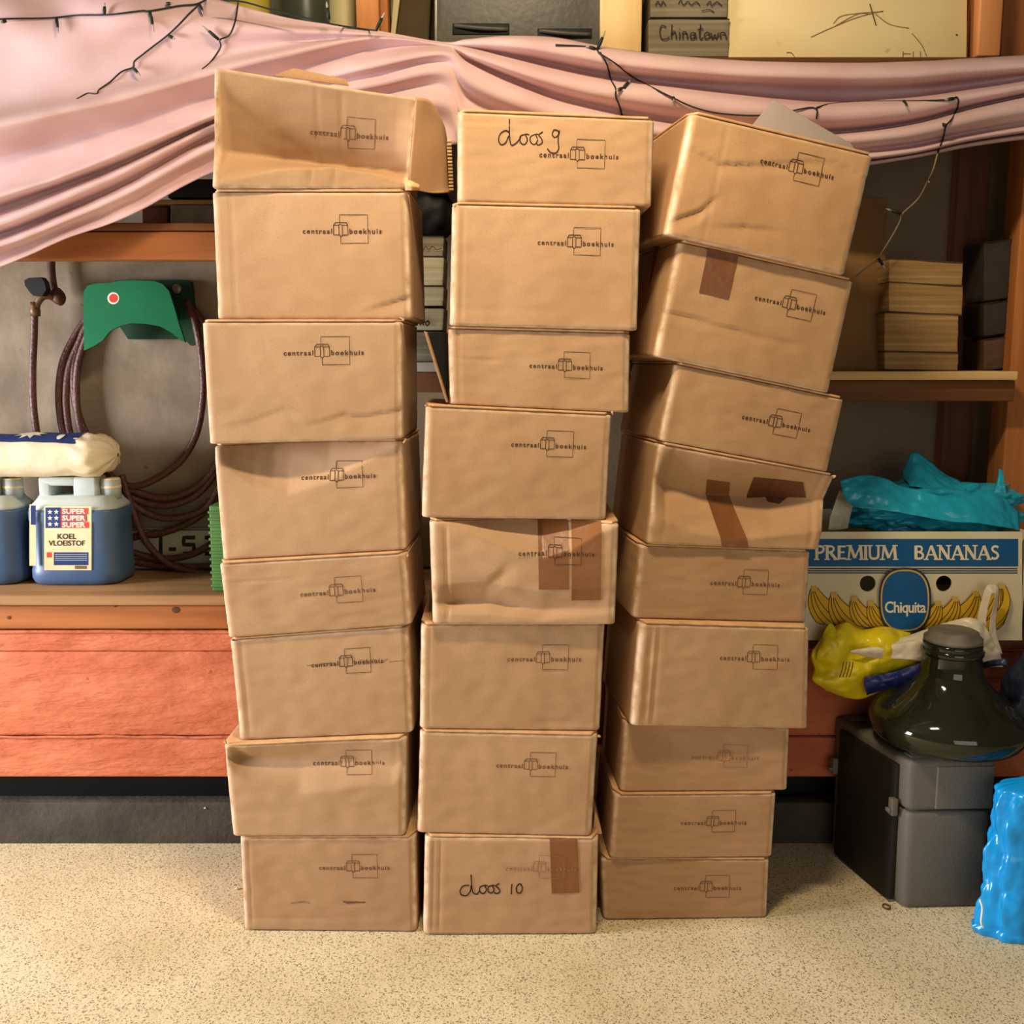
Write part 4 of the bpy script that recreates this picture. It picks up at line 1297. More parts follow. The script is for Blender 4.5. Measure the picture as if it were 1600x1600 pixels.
# cream sack lying on the cans
sx0, sx1 = at(-160, 700, 2.74).x, at(184, 700, 2.74).x
vs, fs = [], []
NS, NR = 60, 40
zc_ = ZB + .287
for i in range(NS + 1):
    s = i / NS
    x = sx0 + (sx1 - sx0) * s
    e = min(1.0, (1 - s) / .11)
    e0 = min(1.0, s / .12)
    k = math.sin(min(e, e0) * math.pi / 2) ** .5
    k = max(k, .02)
    for j in range(NR):
        a = 2 * math.pi * j / NR
        cc, ss = math.cos(a), math.sin(a)
        hy = .088 * k ** .6 * (0.55 + .45 * k) * abs(cc) ** .7 * (1 if cc > 0 else -1)
        hz = .056 * k * abs(ss) ** .75 * (1 if ss > 0 else -1)
        p = Vector((x, 2.74 + hy, zc_ + .056 + hz))
        pl = max(0.0, 1 - (1 - s) / .24)
        p += Vector((0, cc, ss)) * (pl * .006 * math.sin(a * 9 + 2 * math.sin(s * 40)) + .004 * noise.noise(p * 16))
        p.z = max(p.z, zc_ + .001)
        vs.append(p)
for i in range(NS):
    for j in range(NR):
        fs.append((i * NR + j, i * NR + (j + 1) % NR, (i + 1) * NR + (j + 1) % NR, (i + 1) * NR + j))
fs += [tuple(range(NR - 1, -1, -1)), tuple(range(NS * NR, NS * NR + NR))]
ts = thing('sack', ((sx0 + sx1) / 2, 2.74, zc_), 'cream sack with a blue printed panel lying across the jerrycans', 'sack')
sk = mobj('sack_body', (vs, fs), M['sack'], ts)
SB = BVHTree.FromPolygons([tuple(v) for v in vs], fs)
def on_sack(px, py, gap=.0012):
    d = ray(px, py).normalized()
    h = SB.ray_cast(CAMP, d)
    return (h[0] - d * gap) if h[0] else None
# printed panel wraps over the top of the sack
pv, pf = [], []
n, m = 40, 12
xa, xb = sx0 + .04, at(126, 690, 2.70).x
for j in range(m + 1):
    for i in range(n + 1):
        x = xa + (xb - xa) * i / n
        y = 2.665 + .15 * j / m
        h = SB.ray_cast(Vector((x, y, 2.0)), Vector((0, 0, -1)))
        pv.append(h[0] + Vector((0, -.0006, .0012)) if h[0] else Vector((x, y, zc_ + .1)))
for j in range(m):
    for i in range(n):
        k = j * (n + 1) + i
        pf.append((k, k + 1, k + n + 2, k + n + 1))
pp = mobj('printed_panel', (pv, pf), M['p_blue'], ts)
def sack_top(vf):
    out = []
    for v in vf[0]:
        h = SB.ray_cast(Vector((v[0], v[1], 2.0)), Vector((0, 0, -1)))
        out.append(h[0] + Vector((0, -.001, .0026)) if h[0] else Vector((v[0], v[1], zc_ + .1)))
    return out, vf[1]
st = star2(at(45, 680, 2.70).x, 2.715, .042, 9, .55)
mobj('printed_star', sack_top(st), M['p_white'], pp, smooth=False)
mobj('printed_emblem', sack_top(poly2(ellipse2(at(98, 680, 2.70).x, 2.69, .009, .018, 16))), M['p_white'], pp, smooth=False)

# hose coil on a green hanger
def C2(pts, Y, n=8, closed=False):
    return crom([at(p[0], p[1], p[2] if len(p) > 2 else Y) for p in pts], n)
th = thing('garden_hose', (at(215, 895, 2.82).x, 2.80, ZB), 'brown garden hose coiled on the green wall hanger', 'hose')
HR = 0.0100
coils = [
    [(292, 470, 2.84), (304, 500, 2.83), (315, 560, 2.82), (317, 620, 2.81), (306, 680, 2.80), (280, 722, 2.79), (240, 750, 2.79), (205, 760, 2.79), (175, 745, 2.80), (140, 690, 2.81), (118, 630, 2.82), (116, 570, 2.83), (130, 520, 2.84), (150, 490, 2.85)],
    [(150, 480, 2.86), (120, 520, 2.85), (97, 570, 2.83), (92, 630, 2.82), (104, 690, 2.81), (140, 745, 2.81), (200, 775, 2.81), (250, 790, 2.81), (300, 778, 2.81), (335, 740, 2.82), (352, 690, 2.83), (356, 620, 2.84), (340, 540, 2.85), (300, 480, 2.86)],
    [(150, 485, 2.845), (126, 530, 2.84), (107, 580, 2.82), (104, 640, 2.81), (118, 700, 2.80), (160, 745, 2.80), (210, 768, 2.80), (258, 778, 2.80), (305, 762, 2.80), (338, 725, 2.81), (350, 660, 2.82)],
    [(155, 490, 2.835), (134, 530, 2.83), (120, 585, 2.815), (124, 660, 2.80), (150, 725, 2.79), (195, 778, 2.785), (240, 806, 2.79), (285, 808, 2.79), (325, 790, 2.80), (352, 740, 2.81)],
    [(190, 742, 2.78), (205, 790, 2.77), (218, 825, 2.76), (232, 852, 2.75), (262, 880, 2.74), (300, 893, 2.74), (340, 897, 2.74), (380, 893, 2.75)],
    [(196, 858, 2.80), (222, 868, 2.79), (262, 873, 2.78), (300, 866, 2.78), (330, 850, 2.79), (360, 825, 2.80)],
    [(180, 850, 2.83), (215, 838, 2.83), (255, 832, 2.83), (292, 818, 2.83), (325, 795, 2.83), (350, 760, 2.83)],
    [(170, 868, 2.81), (210, 878, 2.805), (250, 884, 2.80), (300, 886, 2.79), (350, 884, 2.79)],
]
for c in coils:
    c = [(a, b, 2.845 + (d - 2.74) * .33) for a, b, d in c]
    mobj('hose_loop', tube(C2(c, 2.82, 8), HR, 10), M['hose'], th)
tg = thing('hose_hanger', (at(215, 540, 2.84).x, 2.85, at(215, 548, 2.84).z), 'green plastic hose hanger with a small red sticker', 'hose hanger')
front = [(131, 548), (130, 470), (131, 455), (137, 446), (150, 443), (172, 442), (185, 439), (205, 438), (240, 439), (254, 444), (264, 455), (272, 480), (280, 508), (289, 535), (282, 531), (268, 520), (250, 510), (228, 506), (205, 505), (188, 509), (172, 517), (160, 532), (148, 540)]
mobj('front_plate', prism(front, 2.80, .012), M['green'], tg, smooth=False)
mobj('back_plate', prism([(178, 446), (180, 438), (290, 437), (298, 441), (300, 452), (305, 510), (306, 538), (298, 540), (288, 530), (200, 530), (180, 500)], 2.875, .02), M['green_dark'], tg, smooth=False)
mobj('spacer', prism([(150, 452), (258, 452), (266, 500), (150, 500)], 2.812, .063), M['green_dark'], tg, smooth=False)
mobj('screw', lathe([(.013, 0), (.013, .004), (.009, .007)], at(277, 451, 2.874), 20, Matrix.Rotation(math.pi / 2, 3, 'X')), M['trim'], tg)
stc = mobj('sticker', map2(poly2(ellipse2(177, 466, 9.2, 9.4)), lambda a, b: at(a, b, 2.7992)), M['p_white'], tg, smooth=False)
mobj('sticker_centre', map2(poly2(ellipse2(177, 466, 6.6, 6.8)), lambda a, b: at(a, b, 2.7985)), M['p_red'], stc, smooth=False)

# water tap with its pipe and down-hose
tt = thing('water_tap', at(72, 470, 2.86), 'old brass water tap with black handle on a wall pipe', 'tap')
mobj('pipe', tube(C2([(80, 395), (80, 420), (82, 440), (86, 460)], 2.865), 0.011, 12), M['pipe'], tt)
mobj('elbow', tube(C2([(86, 455, 2.86), (92, 466, 2.855), (88, 474, 2.85)], 2.86, 4), [.016, .017, .018, .019, .019, .018, .017, .015, .012], 12), M['pipe'], tt)
mobj('valve_body', tube(C2([(86, 466, 2.85), (76, 462, 2.84), (66, 464, 2.835), (58, 474, 2.835), (56, 486, 2.835)], 2.84, 4), 0.010, 12), M['brass'], tt)
mobj('handle', prism([(38, 438), (45, 434), (64, 433), (69, 440), (72, 452), (66, 462), (52, 462), (46, 456), (39, 446)], 2.80, .03), M['black'], tt, smooth=False)
mobj('connector', lathe([(.013, -.014), (.014, 0), (.013, .008), (.011, .012), (.012, .024)], at(55, 486, 2.835), 20), M['brass'], tt)
tag(mobj('tap_hose', tube(C2([(54, 488), (53, 530), (51, 580), (52, 630), (58, 680), (68, 730)], 2.835), 0.0098, 12), M['hose']), 'brown hose hanging straight down from the water tap', 'hose')

# number plate on the wall, green crate edge
tn = thing('number_plate', at(270, 890, 2.885), 'white number plate with black characters behind the coiled hose', 'number plate')
mobj('plate', hexa(P(150, 891, 2.888), P(420, 891, 2.888), P(420, 826, 2.888), P(150, 826, 2.888), (0, .004, 0), .002), M['plate'], tn)
def plt(a, b):
    return at(a, b, 2.8862)
mobj('border', join(*[map2(ribbon(dense2(l), 1.6), plt) for l in ([(152, 828), (418, 828)], [(152, 889), (418, 889)])]), M['p_black'], tn, smooth=False)
ch = [[[(230, 838), (251, 838), (251, 866)]], [[(264, 858), (275, 858)]], [[(305, 840), (287, 840), (287, 851), (303, 851), (303, 865), (286, 865)]], [[(320, 840), (338, 840), (338, 852), (324, 852), (338, 852), (338, 865), (320, 865)]]]
for g in ch:
    mobj('character', join(*[map2(ribbon(dense2(l, 3), 6), plt) for l in g]), M['p_black'], tn, smooth=False)
tg2 = thing('green_crate', (at(345, 915, 2.60).x + .1, 2.68, ZB), 'ridged green plastic crate edge peeping out beside the left stack', 'crate')
mobj('crate_wall', hexa((at(331, 900, 2.60).x, 2.60, ZB), (at(331, 900, 2.60).x + .22, 2.60, ZB), (at(331, 900, 2.60).x + .22, 2.60, ZB + .225), (at(331, 900, 2.60).x, 2.60, ZB + .225), (0, .16, 0), .004), M['green_crate'], tg2)
for i in range(12):
    z = ZB + .012 + i * .0175
    x = at(331, 900, 2.60).x
    mobj('rib', wbox(x - .003, x + .223, 2.596, 2.764, z, z + .007, .002), M['green_crate'], tg2)

# ------------------------------------------------------------------ right: banana box, bags, demijohn, case
BY = 2.47
cxl, cxr = 1229, 1597
bA, bB = at(cxl, 1000, BY), at(cxr, 1000, BY)
bA.z = bB.z = 0.5985
zt = at(1413, 831, BY).z
bC, bD = Vector((bB.x, BY, zt)), Vector((bA.x, BY, zt))
tbn = thing('banana_box', ((bA.x + bB.x) / 2, BY + .19, .5985), 'white banana carton with blue band, lettering and yellow banana print', 'carton')
# tray with an open top: four walls and a floor, two hand holes cut through the front
def front_wall():
    bm = bmesh.new()
    def w2(px, py):
        p = at(px, py, BY)
        return p
    outer = [w2(cxl, 1000), w2(cxr, 1000), w2(cxr, 831), w2(cxl, 831)]
    outer[0].z = outer[1].z = .5985
    holes = [[w2(*q) for q in ellipse2(hx, 912, 12.6, 12.6, 24)] for hx in (1356, 1475)]
    loops = [[Vector((p.x, p.z, 0)) for p in l] for l in [outer] + holes]
    allp = [p for l in [outer] + holes for p in l]
    tri = tessellate_polygon(loops)
    n = len(allp)
    vs = allp + [p + Vector((0, .006, 0)) for p in allp]
    fs = [tuple(t) for t in tri] + [tuple(n + i for i in reversed(t)) for t in tri]
    k = 0
    for l in [outer] + holes:
        m = len(l)
        fs += [(k + i, k + (i + 1) % m, n + k + (i + 1) % m, n + k + i) for i in range(m)]
        k += m
    return vs, fs
mobj('front_wall', front_wall(), M['carton_white'], tbn, smooth=False, weld=True)
mobj('side_wall', wbox(bA.x, bA.x + .006, BY + .006, BY + .384, .5985, zt, .001), M['carton_white'], tbn)
mobj('side_wall', wbox(bB.x - .006, bB.x, BY + .006, BY + .384, .5985, zt, .001), M['carton_white'], tbn)
mobj('back_wall', wbox(bA.x, bB.x, BY + .384, BY + .39, .5985, zt, .001), M['carton_white'], tbn)
mobj('tray_floor', wbox(bA.x + .006, bB.x - .006, BY + .006, BY + .384, .599, .605, .001), M['carton_white'], tbn)
def bf(k):
    return lambda a, b: at(a, b, BY - .0006 * k)
def bpart(name, vf, k, mat, par=None):
    return mobj(name, map2(vf, bf(k)), M[mat], par or tbn, smooth=False)
def rc(x0, y0, x1, y1):
    return [(x0, y1), (x1, y1), (x1, y0), (x0, y0)], [(0, 1, 2, 3)]
band = bpart('blue_band', rc(1236, 842, 1591, 885), 1, 'b_blue')
# flared roman capitals: thick and thin strokes with small serifs
TK, TN, SF = .20, .12, .10
GL = {
    'P': (.62, [([(.12, 0), (.12, 1)], TK), ([(.12, .93), (.34, .95), (.50, .86), (.52, .70), (.44, .54), (.30, .48), (.12, .48)], .15)], [(.12, 0), (.06, 1)]),
    'R': (.70, [([(.12, 0), (.12, 1)], TK), ([(.12, .93), (.34, .95), (.48, .86), (.50, .72), (.42, .58), (.28, .52), (.12, .52)], .14), ([(.30, .52), (.64, 0)], TK)], [(.12, 0), (.06, 1), (.66, 0)]),
    'E': (.58, [([(.12, 0), (.12, 1)], TK), ([(.12, .94), (.52, .94)], TN), ([(.12, .52), (.44, .52)], TN), ([(.12, .06), (.54, .06)], TN)], []),
    'M': (.98, [([(.10, 0), (.18, 1)], TN), ([(.18, 1), (.48, .10)], TK), ([(.48, .10), (.80, 1)], TN), ([(.80, 1), (.88, 0)], TK)], [(.10, 0), (.88, 0), (.14, 1), (.84, 1)]),
    'I': (.26, [([(.13, 0), (.13, 1)], TK)], [(.13, 0), (.13, 1)]),
    'U': (.76, [([(.12, 1), (.12, .32), (.20, .10), (.38, .05), (.56, .12), (.62, .32), (.62, 1)], .16)], [(.12, 1), (.62, 1)]),
    'B': (.64, [([(.12, 0), (.12, 1)], TK), ([(.12, .94), (.36, .94), (.46, .84), (.46, .68), (.36, .55), (.12, .54)], .13), ([(.30, .54), (.46, .46), (.54, .30), (.48, .12), (.34, .06), (.12, .06)], .15)], []),
    'A': (.78, [([(.08, 0), (.38, 1)], TN), ([(.38, 1), (.70, 0)], TK), ([(.18, .34), (.56, .34)], .10)], [(.08, 0), (.70, 0)]),
    'N': (.78, [([(.12, 0), (.12, 1)], TN), ([(.12, 1), (.64, .02)], TK), ([(.64, 0), (.64, 1)], TN)], [(.12, 0), (.64, 1), (.08, 1)]),
    'S': (.54, [([(.46, .86), (.32, .95), (.16, .90), (.10, .74), (.20, .58), (.36, .46), (.44, .28), (.36, .10), (.20, .05), (.06, .14)], .15)], []),
}
for word, xs, xe in (('PREMIUM', 1273, 1402), ('BANANAS', 1428, 1562)):
    tot = sum(GL[c][0] for c in word)
    kx = (xe - xs) / tot
    x0 = 0
    for c in word:
        wd, strokes, serifs = GL[c]
        pcs = []
        for ln, wdt in strokes:
            P2_ = [(xs + (x0 + a) * kx, 874 - b * 21.5) for a, b in ln]
            pcs.append(ribbon(smooth2(P2_, 5) if len(ln) > 3 and c not in 'MEN' else dense2(P2_, 2), wdt * 23))
        for a, b in serifs:
            X, Yy = xs + (x0 + a) * kx, 874 - b * 21.5
            pcs.append(ribbon([(X - 4.2, Yy), (X + 4.2, Yy)], 1.9))
        mobj('letter', join(*[map2(q_, (lambda k_: lambda a, b: at(a, b, BY - .0012 - .00015 * k_))(k_)) for k_, q_ in enumerate(pcs)]), M['b_cream'], band, smooth=False)
        x0 += wd
for i, y in enumerate((888.5, 892, 895.3)):
    bpart('navy_line', rc(1236, y - .9, 1590, y + .9), 1, 'b_navy')
# banana bunches printed left and right of the emblem
def finger(sx, sy, ex, ey, bulge, w):
    n = 12
    mx, my = (sx + ex) / 2 + bulge[0], (sy + ey) / 2 + bulge[1]
    cen = [((1 - t) ** 2 * sx + 2 * t * (1 - t) * mx + t * t * ex, (1 - t) ** 2 * sy + 2 * t * (1 - t) * my + t * t * ey) for t in [i / n for i in range(n + 1)]]
    lft, rgt = [], []
    for i, (x, y) in enumerate(cen):
        a, b = cen[max(i - 1, 0)], cen[min(i + 1, n)]
        tx, ty = b[0] - a[0], b[1] - a[1]
        L_ = math.hypot(tx, ty) or 1
        t = i / n
        ww = w * (.30 + .70 * math.sin(min(1, t * 1.5 + .05) * math.pi / 2)) * (1 if t < .8 else max(.18, 1 - ((t - .8) / .2) ** 2))
        lft.append((x - ty / L_ * ww, y + tx / L_ * ww))
        rgt.append((x + ty / L_ * ww, y - tx / L_ * ww))
    return lft + rgt[::-1], lft, rgt
def bunch(sx, sy, sgn, size=1.0, far=False):
    fl, ln = [], []
    base = [(16, 50, -14, 4), (30, 52, -14, 6), (46, 52, -12, 10), (60, 46, -8, 14)] if not far else [(-8, 66, 10, 4), (-18, 70, 22, 8), (-32, 74, 34, 8), (-46, 74, 44, 6)]
    for k, (dx, dy, bx, by) in enumerate(base):
        ex, ey = sx + sgn * dx * size, min(sy + dy * size, 992)
        po, l, r = finger(sx + sgn * (k * 1.5 - 2), sy, ex, ey, (sgn * bx * size, by * size), 7.5 * size)
        fl.append((po, l, r))
    return fl
BUN = [(1272, 920, 1, 1.1, False), (1303, 930, 1, 1.0, False), (1335, 936, 1, .85, False), (1361, 943, 1, .75, False),
       (1554, 930, -1, 1.0, False), (1525, 928, -1, 1.0, False), (1493, 936, -1, .85, False), (1466, 943, -1, .75, False), (1566, 916, 1, 1.0, True)]
lev = 1
for (sx, sy, sg, sz, far) in BUN:
    for po, l, r in bunch(sx, sy, sg, sz, far):
        lev += .5
        f = bpart('banana_print', poly2(po), lev, 'b_yellow')
        mobj('outline', join(*[map2(ribbon(q, 1.3), bf(lev + .3)) for q in (l, r)]), M['b_line'], f, smooth=False)
    bpart('stem_print', rc(sx - 5, sy - 4, sx + 5, sy + 4), lev + .4, 'b_gold')
# oval emblem: navy rim, gold ring, blue field with the word
def rrect(cx, cy, hw, hh, e=2.6, n=56):
    o = []
    for k in range(n):
        a = 2 * math.pi * k / n
        c, s = math.cos(a), math.sin(a)
        o.append((cx + hw * abs(c) ** (2 / e) * (1 if c >= 0 else -1), cy + hh * abs(s) ** (2 / e) * (1 if s >= 0 else -1)))
    return o
K0 = lev + 1
em = bpart('emblem', poly2(rrect(1414, 938, 41, 51)), K0, 'b_navy')
mobj('emblem_ring', map2(poly2(rrect(1414, 938, 38, 48)), bf(K0 + 1)), M['b_gold'], em, smooth=False)
mobj('emblem_field', map2(poly2(rrect(1414, 938, 35.5, 45.5)), bf(K0 + 2)), M['b_blue'], em, smooth=False)
vf = text2('Chiquita', 25, .92, .5)
w = max(v[0] for v in vf[0])
mobj('lettering', map2(vf, lambda a, b: at(1382 + a * 65 / w, 957 - b * 0.98, BY - .0006 * (K0 + 3))), M['b_cream'], em, smooth=False)

# crumpled plastic bags
def crumple(center, size, seed, amp=.06, sub=5, flat=None, ridges=9, power=2.6, pts=None, zmax=None):
    bm = bmesh.new()
    bmesh.ops.create_icosphere(bm, subdivisions=sub, radius=1)
    rr = random.Random(seed)
    W = [(Vector((rr.uniform(-1, 1), rr.uniform(-1, 1), rr.uniform(-1, 1))).normalized() * rr.uniform(2, 7), rr.uniform(0, 6.28), rr.uniform(.4, 1)) for _ in range(ridges)]
    vs = []
    c = Vector(center)
    for v in bm.verts:
        p = v.co.copy()
        n = p.normalized()
        # superellipsoid
        k = (abs(n.x) ** power + abs(n.y) ** power + abs(n.z) ** power) ** (-1 / power)
        d = 0
        for kv, ph, w in W:
            q = kv.dot(n) + ph + 1.5 * noise.noise(n * 1.6 + Vector((seed, 0, 0)))
            d += w * (1 - abs(math.sin(q))) ** 1.5
        d = d / ridges - .3
        d += .5 * noise.noise(n * 2.3 + Vector((0, seed, 0)))
        a_, f_ = 1.3, 2.0
        for o_ in range(3):
            d += a_ * (.45 - noise.voronoi(n * f_ + Vector((seed * 1.7, o_ * 5, 0)))[0][0])
            a_, f_ = a_ * .5, f_ * 2.1
        q = n * k * (1 + amp * 2.2 * d)
        P_ = Vector((c.x + q.x * size[0], c.y + q.y * size[1], c.z + q.z * size[2]))
        if flat is not None and P_.z < flat:
            P_.z = flat + .001 * rr.random()
        vs.append(P_)
    fs = [tuple(v.index for v in f.verts) for f in bm.faces]
    bm.free()
    return vs, fs

def sheet(rows, seed, amp=.008, ns=14, nt=14):
    vs, fs = loft(rows, nt, ns)
    out = []
    for v in vs:
        q = v * 14 + Vector((seed, 0, 0))
        d = amp * (noise.noise(q * .5) + 1.6 * (.45 - noise.voronoi(q * .8)[0][0]) + .8 * (.45 - noise.voronoi(q * 1.9)[0][0]) + .35 * (.45 - noise.voronoi(q * 4.2)[0][0]))
        out.append(v + Vector((0, -d, d * .5)))
    return out, fs

# teal bag in the banana box
tz = thing('teal_bag', (at(1440, 830, 2.62).x, 2.64, zt - .02), 'crumpled teal plastic bag lying in the top of the banana carton', 'plastic bag')
cb = at(1455, 800, 2.62)
mobj('bag_body', crumple((cb.x, 2.64, zt + .035), (.24, .13, .068), 5, .12, 6, flat=zt - .035, ridges=12), M['teal'], tz)
mobj('bag_flap', sheet([[P(1410, 735, 2.665), P(1424, 708, 2.665), P(1440, 712, 2.665), P(1470, 735, 2.655), P(1500, 752, 2.635)],
                        [P(1412, 748, 2.635), P(1430, 740, 2.625), P(1452, 744, 2.615), P(1480, 756, 2.605), P(1510, 768, 2.585)],
                        [P(1420, 760, 2.585), P(1440, 762, 2.565), P(1465, 768, 2.555), P(1490, 776, 2.545), P(1515, 782, 2.545)]], 3), M['teal'], tz, solid=.001)
mobj('bag_corner', sheet([[P(1556, 752, 2.605), P(1561, 733, 2.605), P(1566, 735, 2.605)], [P(1552, 768, 2.585), P(1560, 752, 2.585), P(1567, 754, 2.585)], [P(1548, 785, 2.575), P(1560, 780, 2.575), P(1575, 784, 2.575)]], 4), M['teal'], tz, solid=.001)
mobj('bag_fold', sheet([[P(1312, 752, 2.525), P(1360, 742, 2.525), P(1420, 762, 2.515), P(1480, 776, 2.505), P(1560, 770, 2.525), P(1590, 800, 2.545)],
                        [P(1320, 775, 2.500), P(1370, 768, 2.495), P(1430, 790, 2.485), P(1490, 796, 2.480), P(1560, 800, 2.495), P(1592, 814, 2.515)],
                        [P(1335, 790, 2.480), P(1380, 796, 2.475), P(1440, 806, 2.470), P(1500, 815, 2.470), P(1560, 822, 2.475), P(1594, 828, 2.505)]], 9, .010), M['teal'], tz, solid=.001)
tag(mobj('white_bag_corner', sheet([[P(1312, 765, 2.565), P(1322, 772, 2.565), P(1334, 786, 2.565)], [P(1300, 800, 2.535), P(1316, 804, 2.535), P(1330, 806, 2.535)], [P(1296, 826, 2.515), P(1312, 826, 2.515), P(1326, 824, 2.515)]], 6, .01),
         M['whitebag'], solid=.001), 'white plastic bag corner tucked beside the teal bag', 'plastic bag')

# yellow bag with a blue band, white bag draped over it
CZ = 0.372
ty = thing('yellow_bag', (at(1330, 1080, 2.46).x, 2.46, .48), 'crumpled yellow plastic bag with a blue band under the banana carton', 'plastic bag')
cy = at(1352, 1042, 2.46)
mobj('bag_body', sheet([[P(1300, 980, 2.445), P(1325, 972, 2.44), P(1350, 982, 2.44), P(1385, 978, 2.44), P(1425, 988, 2.445)],
                        [P(1280, 1002, 2.42), P(1312, 996, 2.39), P(1350, 1004, 2.41), P(1390, 998, 2.395), P(1430, 1006, 2.42)],
                        [P(1268, 1022, 2.41), P(1308, 1028, 2.385), P(1348, 1020, 2.41), P(1388, 1026, 2.39), P(1435, 1022, 2.41)],
                        [P(1272, 1044, 2.43), P(1310, 1046, 2.40), P(1346, 1050, 2.385), P(1384, 1044, 2.40), P(1440, 1036, 2.42)],
                        [P(1268, 1064, 2.42), P(1306, 1068, 2.395), P(1344, 1066, 2.40), P(1380, 1062, 2.41), P(1430, 1052, 2.43)],
                        [P(1298, 1082, 2.45), P(1320, 1090, 2.43), P(1346, 1092, 2.43), P(1372, 1082, 2.43), P(1410, 1066, 2.45)]], 14, .013, 14, 10), M['yellowbag'], ty, solid=.001)
mobj('bag_back', sheet([[P(1300, 984, 2.47), P(1350, 980, 2.485), P(1400, 984, 2.485), P(1440, 992, 2.47)], [P(1276, 1030, 2.47), P(1330, 1030, 2.50), P(1390, 1030, 2.50), P(1440, 1026, 2.47)],
                        [P(1290, 1080, 2.46), P(1325, 1088, 2.47), P(1365, 1084, 2.47), P(1415, 1062, 2.46)]], 17, .008), M['yellowbag'], ty, solid=.001)
mobj('bag_knot', sheet([[P(1284, 1000, 2.41), P(1290, 985, 2.40), P(1300, 972, 2.405), P(1310, 986, 2.40)], [P(1278, 1016, 2.395), P(1292, 1006, 2.385), P(1304, 1000, 2.385), P(1318, 1006, 2.39)],
                        [P(1276, 1032, 2.40), P(1294, 1030, 2.385), P(1310, 1024, 2.385), P(1324, 1020, 2.395)]], 23, .008), M['yellowbag'], ty, solid=.001)
mobj('print_lines', join(*[tube(crom([at(1318 + k * 5, 1034, 2.374), at(1316 + k * 5, 1046, 2.372), at(1312 + k * 5, 1058, 2.374)], 3), .0012, 5) for k in range(4)]), M['b_line'], ty)
mobj('blue_band', sheet([[P(1352, 1058, 2.395), P(1375, 1054, 2.39), P(1400, 1048, 2.385), P(1445, 1034, 2.39)], [P(1350, 1070, 2.39), P(1378, 1065, 2.385), P(1405, 1060, 2.38), P(1445, 1048, 2.385)],
                         [P(1354, 1086, 2.40), P(1382, 1078, 2.395), P(1408, 1072, 2.39), P(1442, 1062, 2.395)]], 2, .006), M['bandblue'], ty, solid=.001)
tw = thing('white_bag', (at(1460, 1000, 2.43).x, 2.43, at(1460, 1030, 2.43).z), 'white plastic bag draped over the yellow bag, handle loop raised', 'plastic bag')
mobj('bag_body', sheet([[P(1410, 996, 2.425), P(1450, 982, 2.42), P(1480, 972, 2.42), P(1510, 966, 2.42), P(1535, 975, 2.42)],
                        [P(1362, 1010, 2.405), P(1420, 1000, 2.40), P(1475, 986, 2.40), P(1520, 985, 2.40), P(1548, 1000, 2.41)],
                        [P(1328, 1018, 2.395), P(1390, 1012, 2.39), P(1450, 1004, 2.39), P(1520, 1006, 2.40), P(1562, 1025, 2.415)],
                        [P(1350, 1026, 2.40), P(1400, 1030, 2.395), P(1450, 1034, 2.395), P(1520, 1040, 2.41), P(1568, 1042, 2.42)]], 21, .011), M['whitebag'], tw, solid=.001)
mobj('handle_loop', sheet([[P(1524, 985, 2.42), P(1530, 955, 2.42), P(1541, 918, 2.42), P(1552, 913, 2.42), P(1560, 920, 2.42), P(1558, 955, 2.42), P(1556, 985, 2.42), P(1566, 1022, 2.42)],
                           [P(1540, 988, 2.41), P(1543, 958, 2.41), P(1549, 930, 2.41), P(1553, 927, 2.41), P(1556, 932, 2.41), P(1550, 960, 2.41), P(1546, 988, 2.41), P(1548, 1022, 2.41)]], 5, .004), M['whitebag'], tw, solid=.001)

# grey storage case on the floor
P1, P2 = at_z(1411, 1421, 0), at_z(1535, 1418, 0)
ex = (P2 - P1).normalized()
ey = Vector((-ex.y, ex.x, 0))
d3 = (at_z(1297, 1325, 0) - P1)
ey = d3.normalized()
CW, CD = (P2 - P1).length, d3.length
CH = CZ - .002
tc_ = thing('storage_case', P1 + ex * CW / 2 + ey * CD / 2, 'grey plastic storage case with a dark side panel standing on the floor', 'storage case')
def cs(x, y, z):
    return P1 + ex * (x * CW) + ey * (y * CD) + Vector((0, 0, z))
zl = .245
mobj('body', hexa(cs(0, 0, 0), cs(1, 0, 0), cs(1.02, -.01, zl), cs(-.02, -.01, zl), ey * CD, .016), M['crate'], tc_)
mobj('lid', hexa(cs(-.03, -.015, zl + .001), cs(1.03, -.015, zl + .001), cs(1.04, -.015, CH), cs(-.04, -.015, CH), ey * CD * 1.01, .014), M['crate'], tc_)
def side(y0, y1, z0, z1, off, d=.006):
    a = cs(-.03, y1, z0) - ex * off
    b = cs(-.03, y0, z0) - ex * off
    return hexa(a, b, b + Vector((0, 0, z1 - z0)), a + Vector((0, 0, z1 - z0)), ex * d, .002)
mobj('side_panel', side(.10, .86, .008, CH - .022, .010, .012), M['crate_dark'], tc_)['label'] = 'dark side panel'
for y0 in (.06, .86):
    lt = mobj('latch', side(y0, y0 + .055, zl - .02, zl + .022, .022, .014), M['crate'], tc_)
    mobj('latch_lip', side(y0 + .005, y0 + .05, zl - .012, zl - .002, .030, .010), M['crate'], lt)
for y0 in (.02, .82):
    for k in range(3):
        a = .05 + k * .045
        mobj('corner_ridge', hexa(cs(a, y0 + a * .6, CH), cs(a + .28 - k * .05, y0 + a * .6, CH), cs(a + .28 - k * .05, y0 + .14 - a * .3, CH), cs(a, y0 + .14 - a * .3, CH), Vector((0, 0, .0035 + k * .0015)), .001), M['crate'], tc_)
mobj('lid_panel', hexa(cs(.30, -.027, zl + .008), cs(1.0, -.027, zl + .008), cs(1.0, -.027, CH - .014), cs(.30, -.027, CH - .014), ey * .006, .002), M['crate'], tc_)

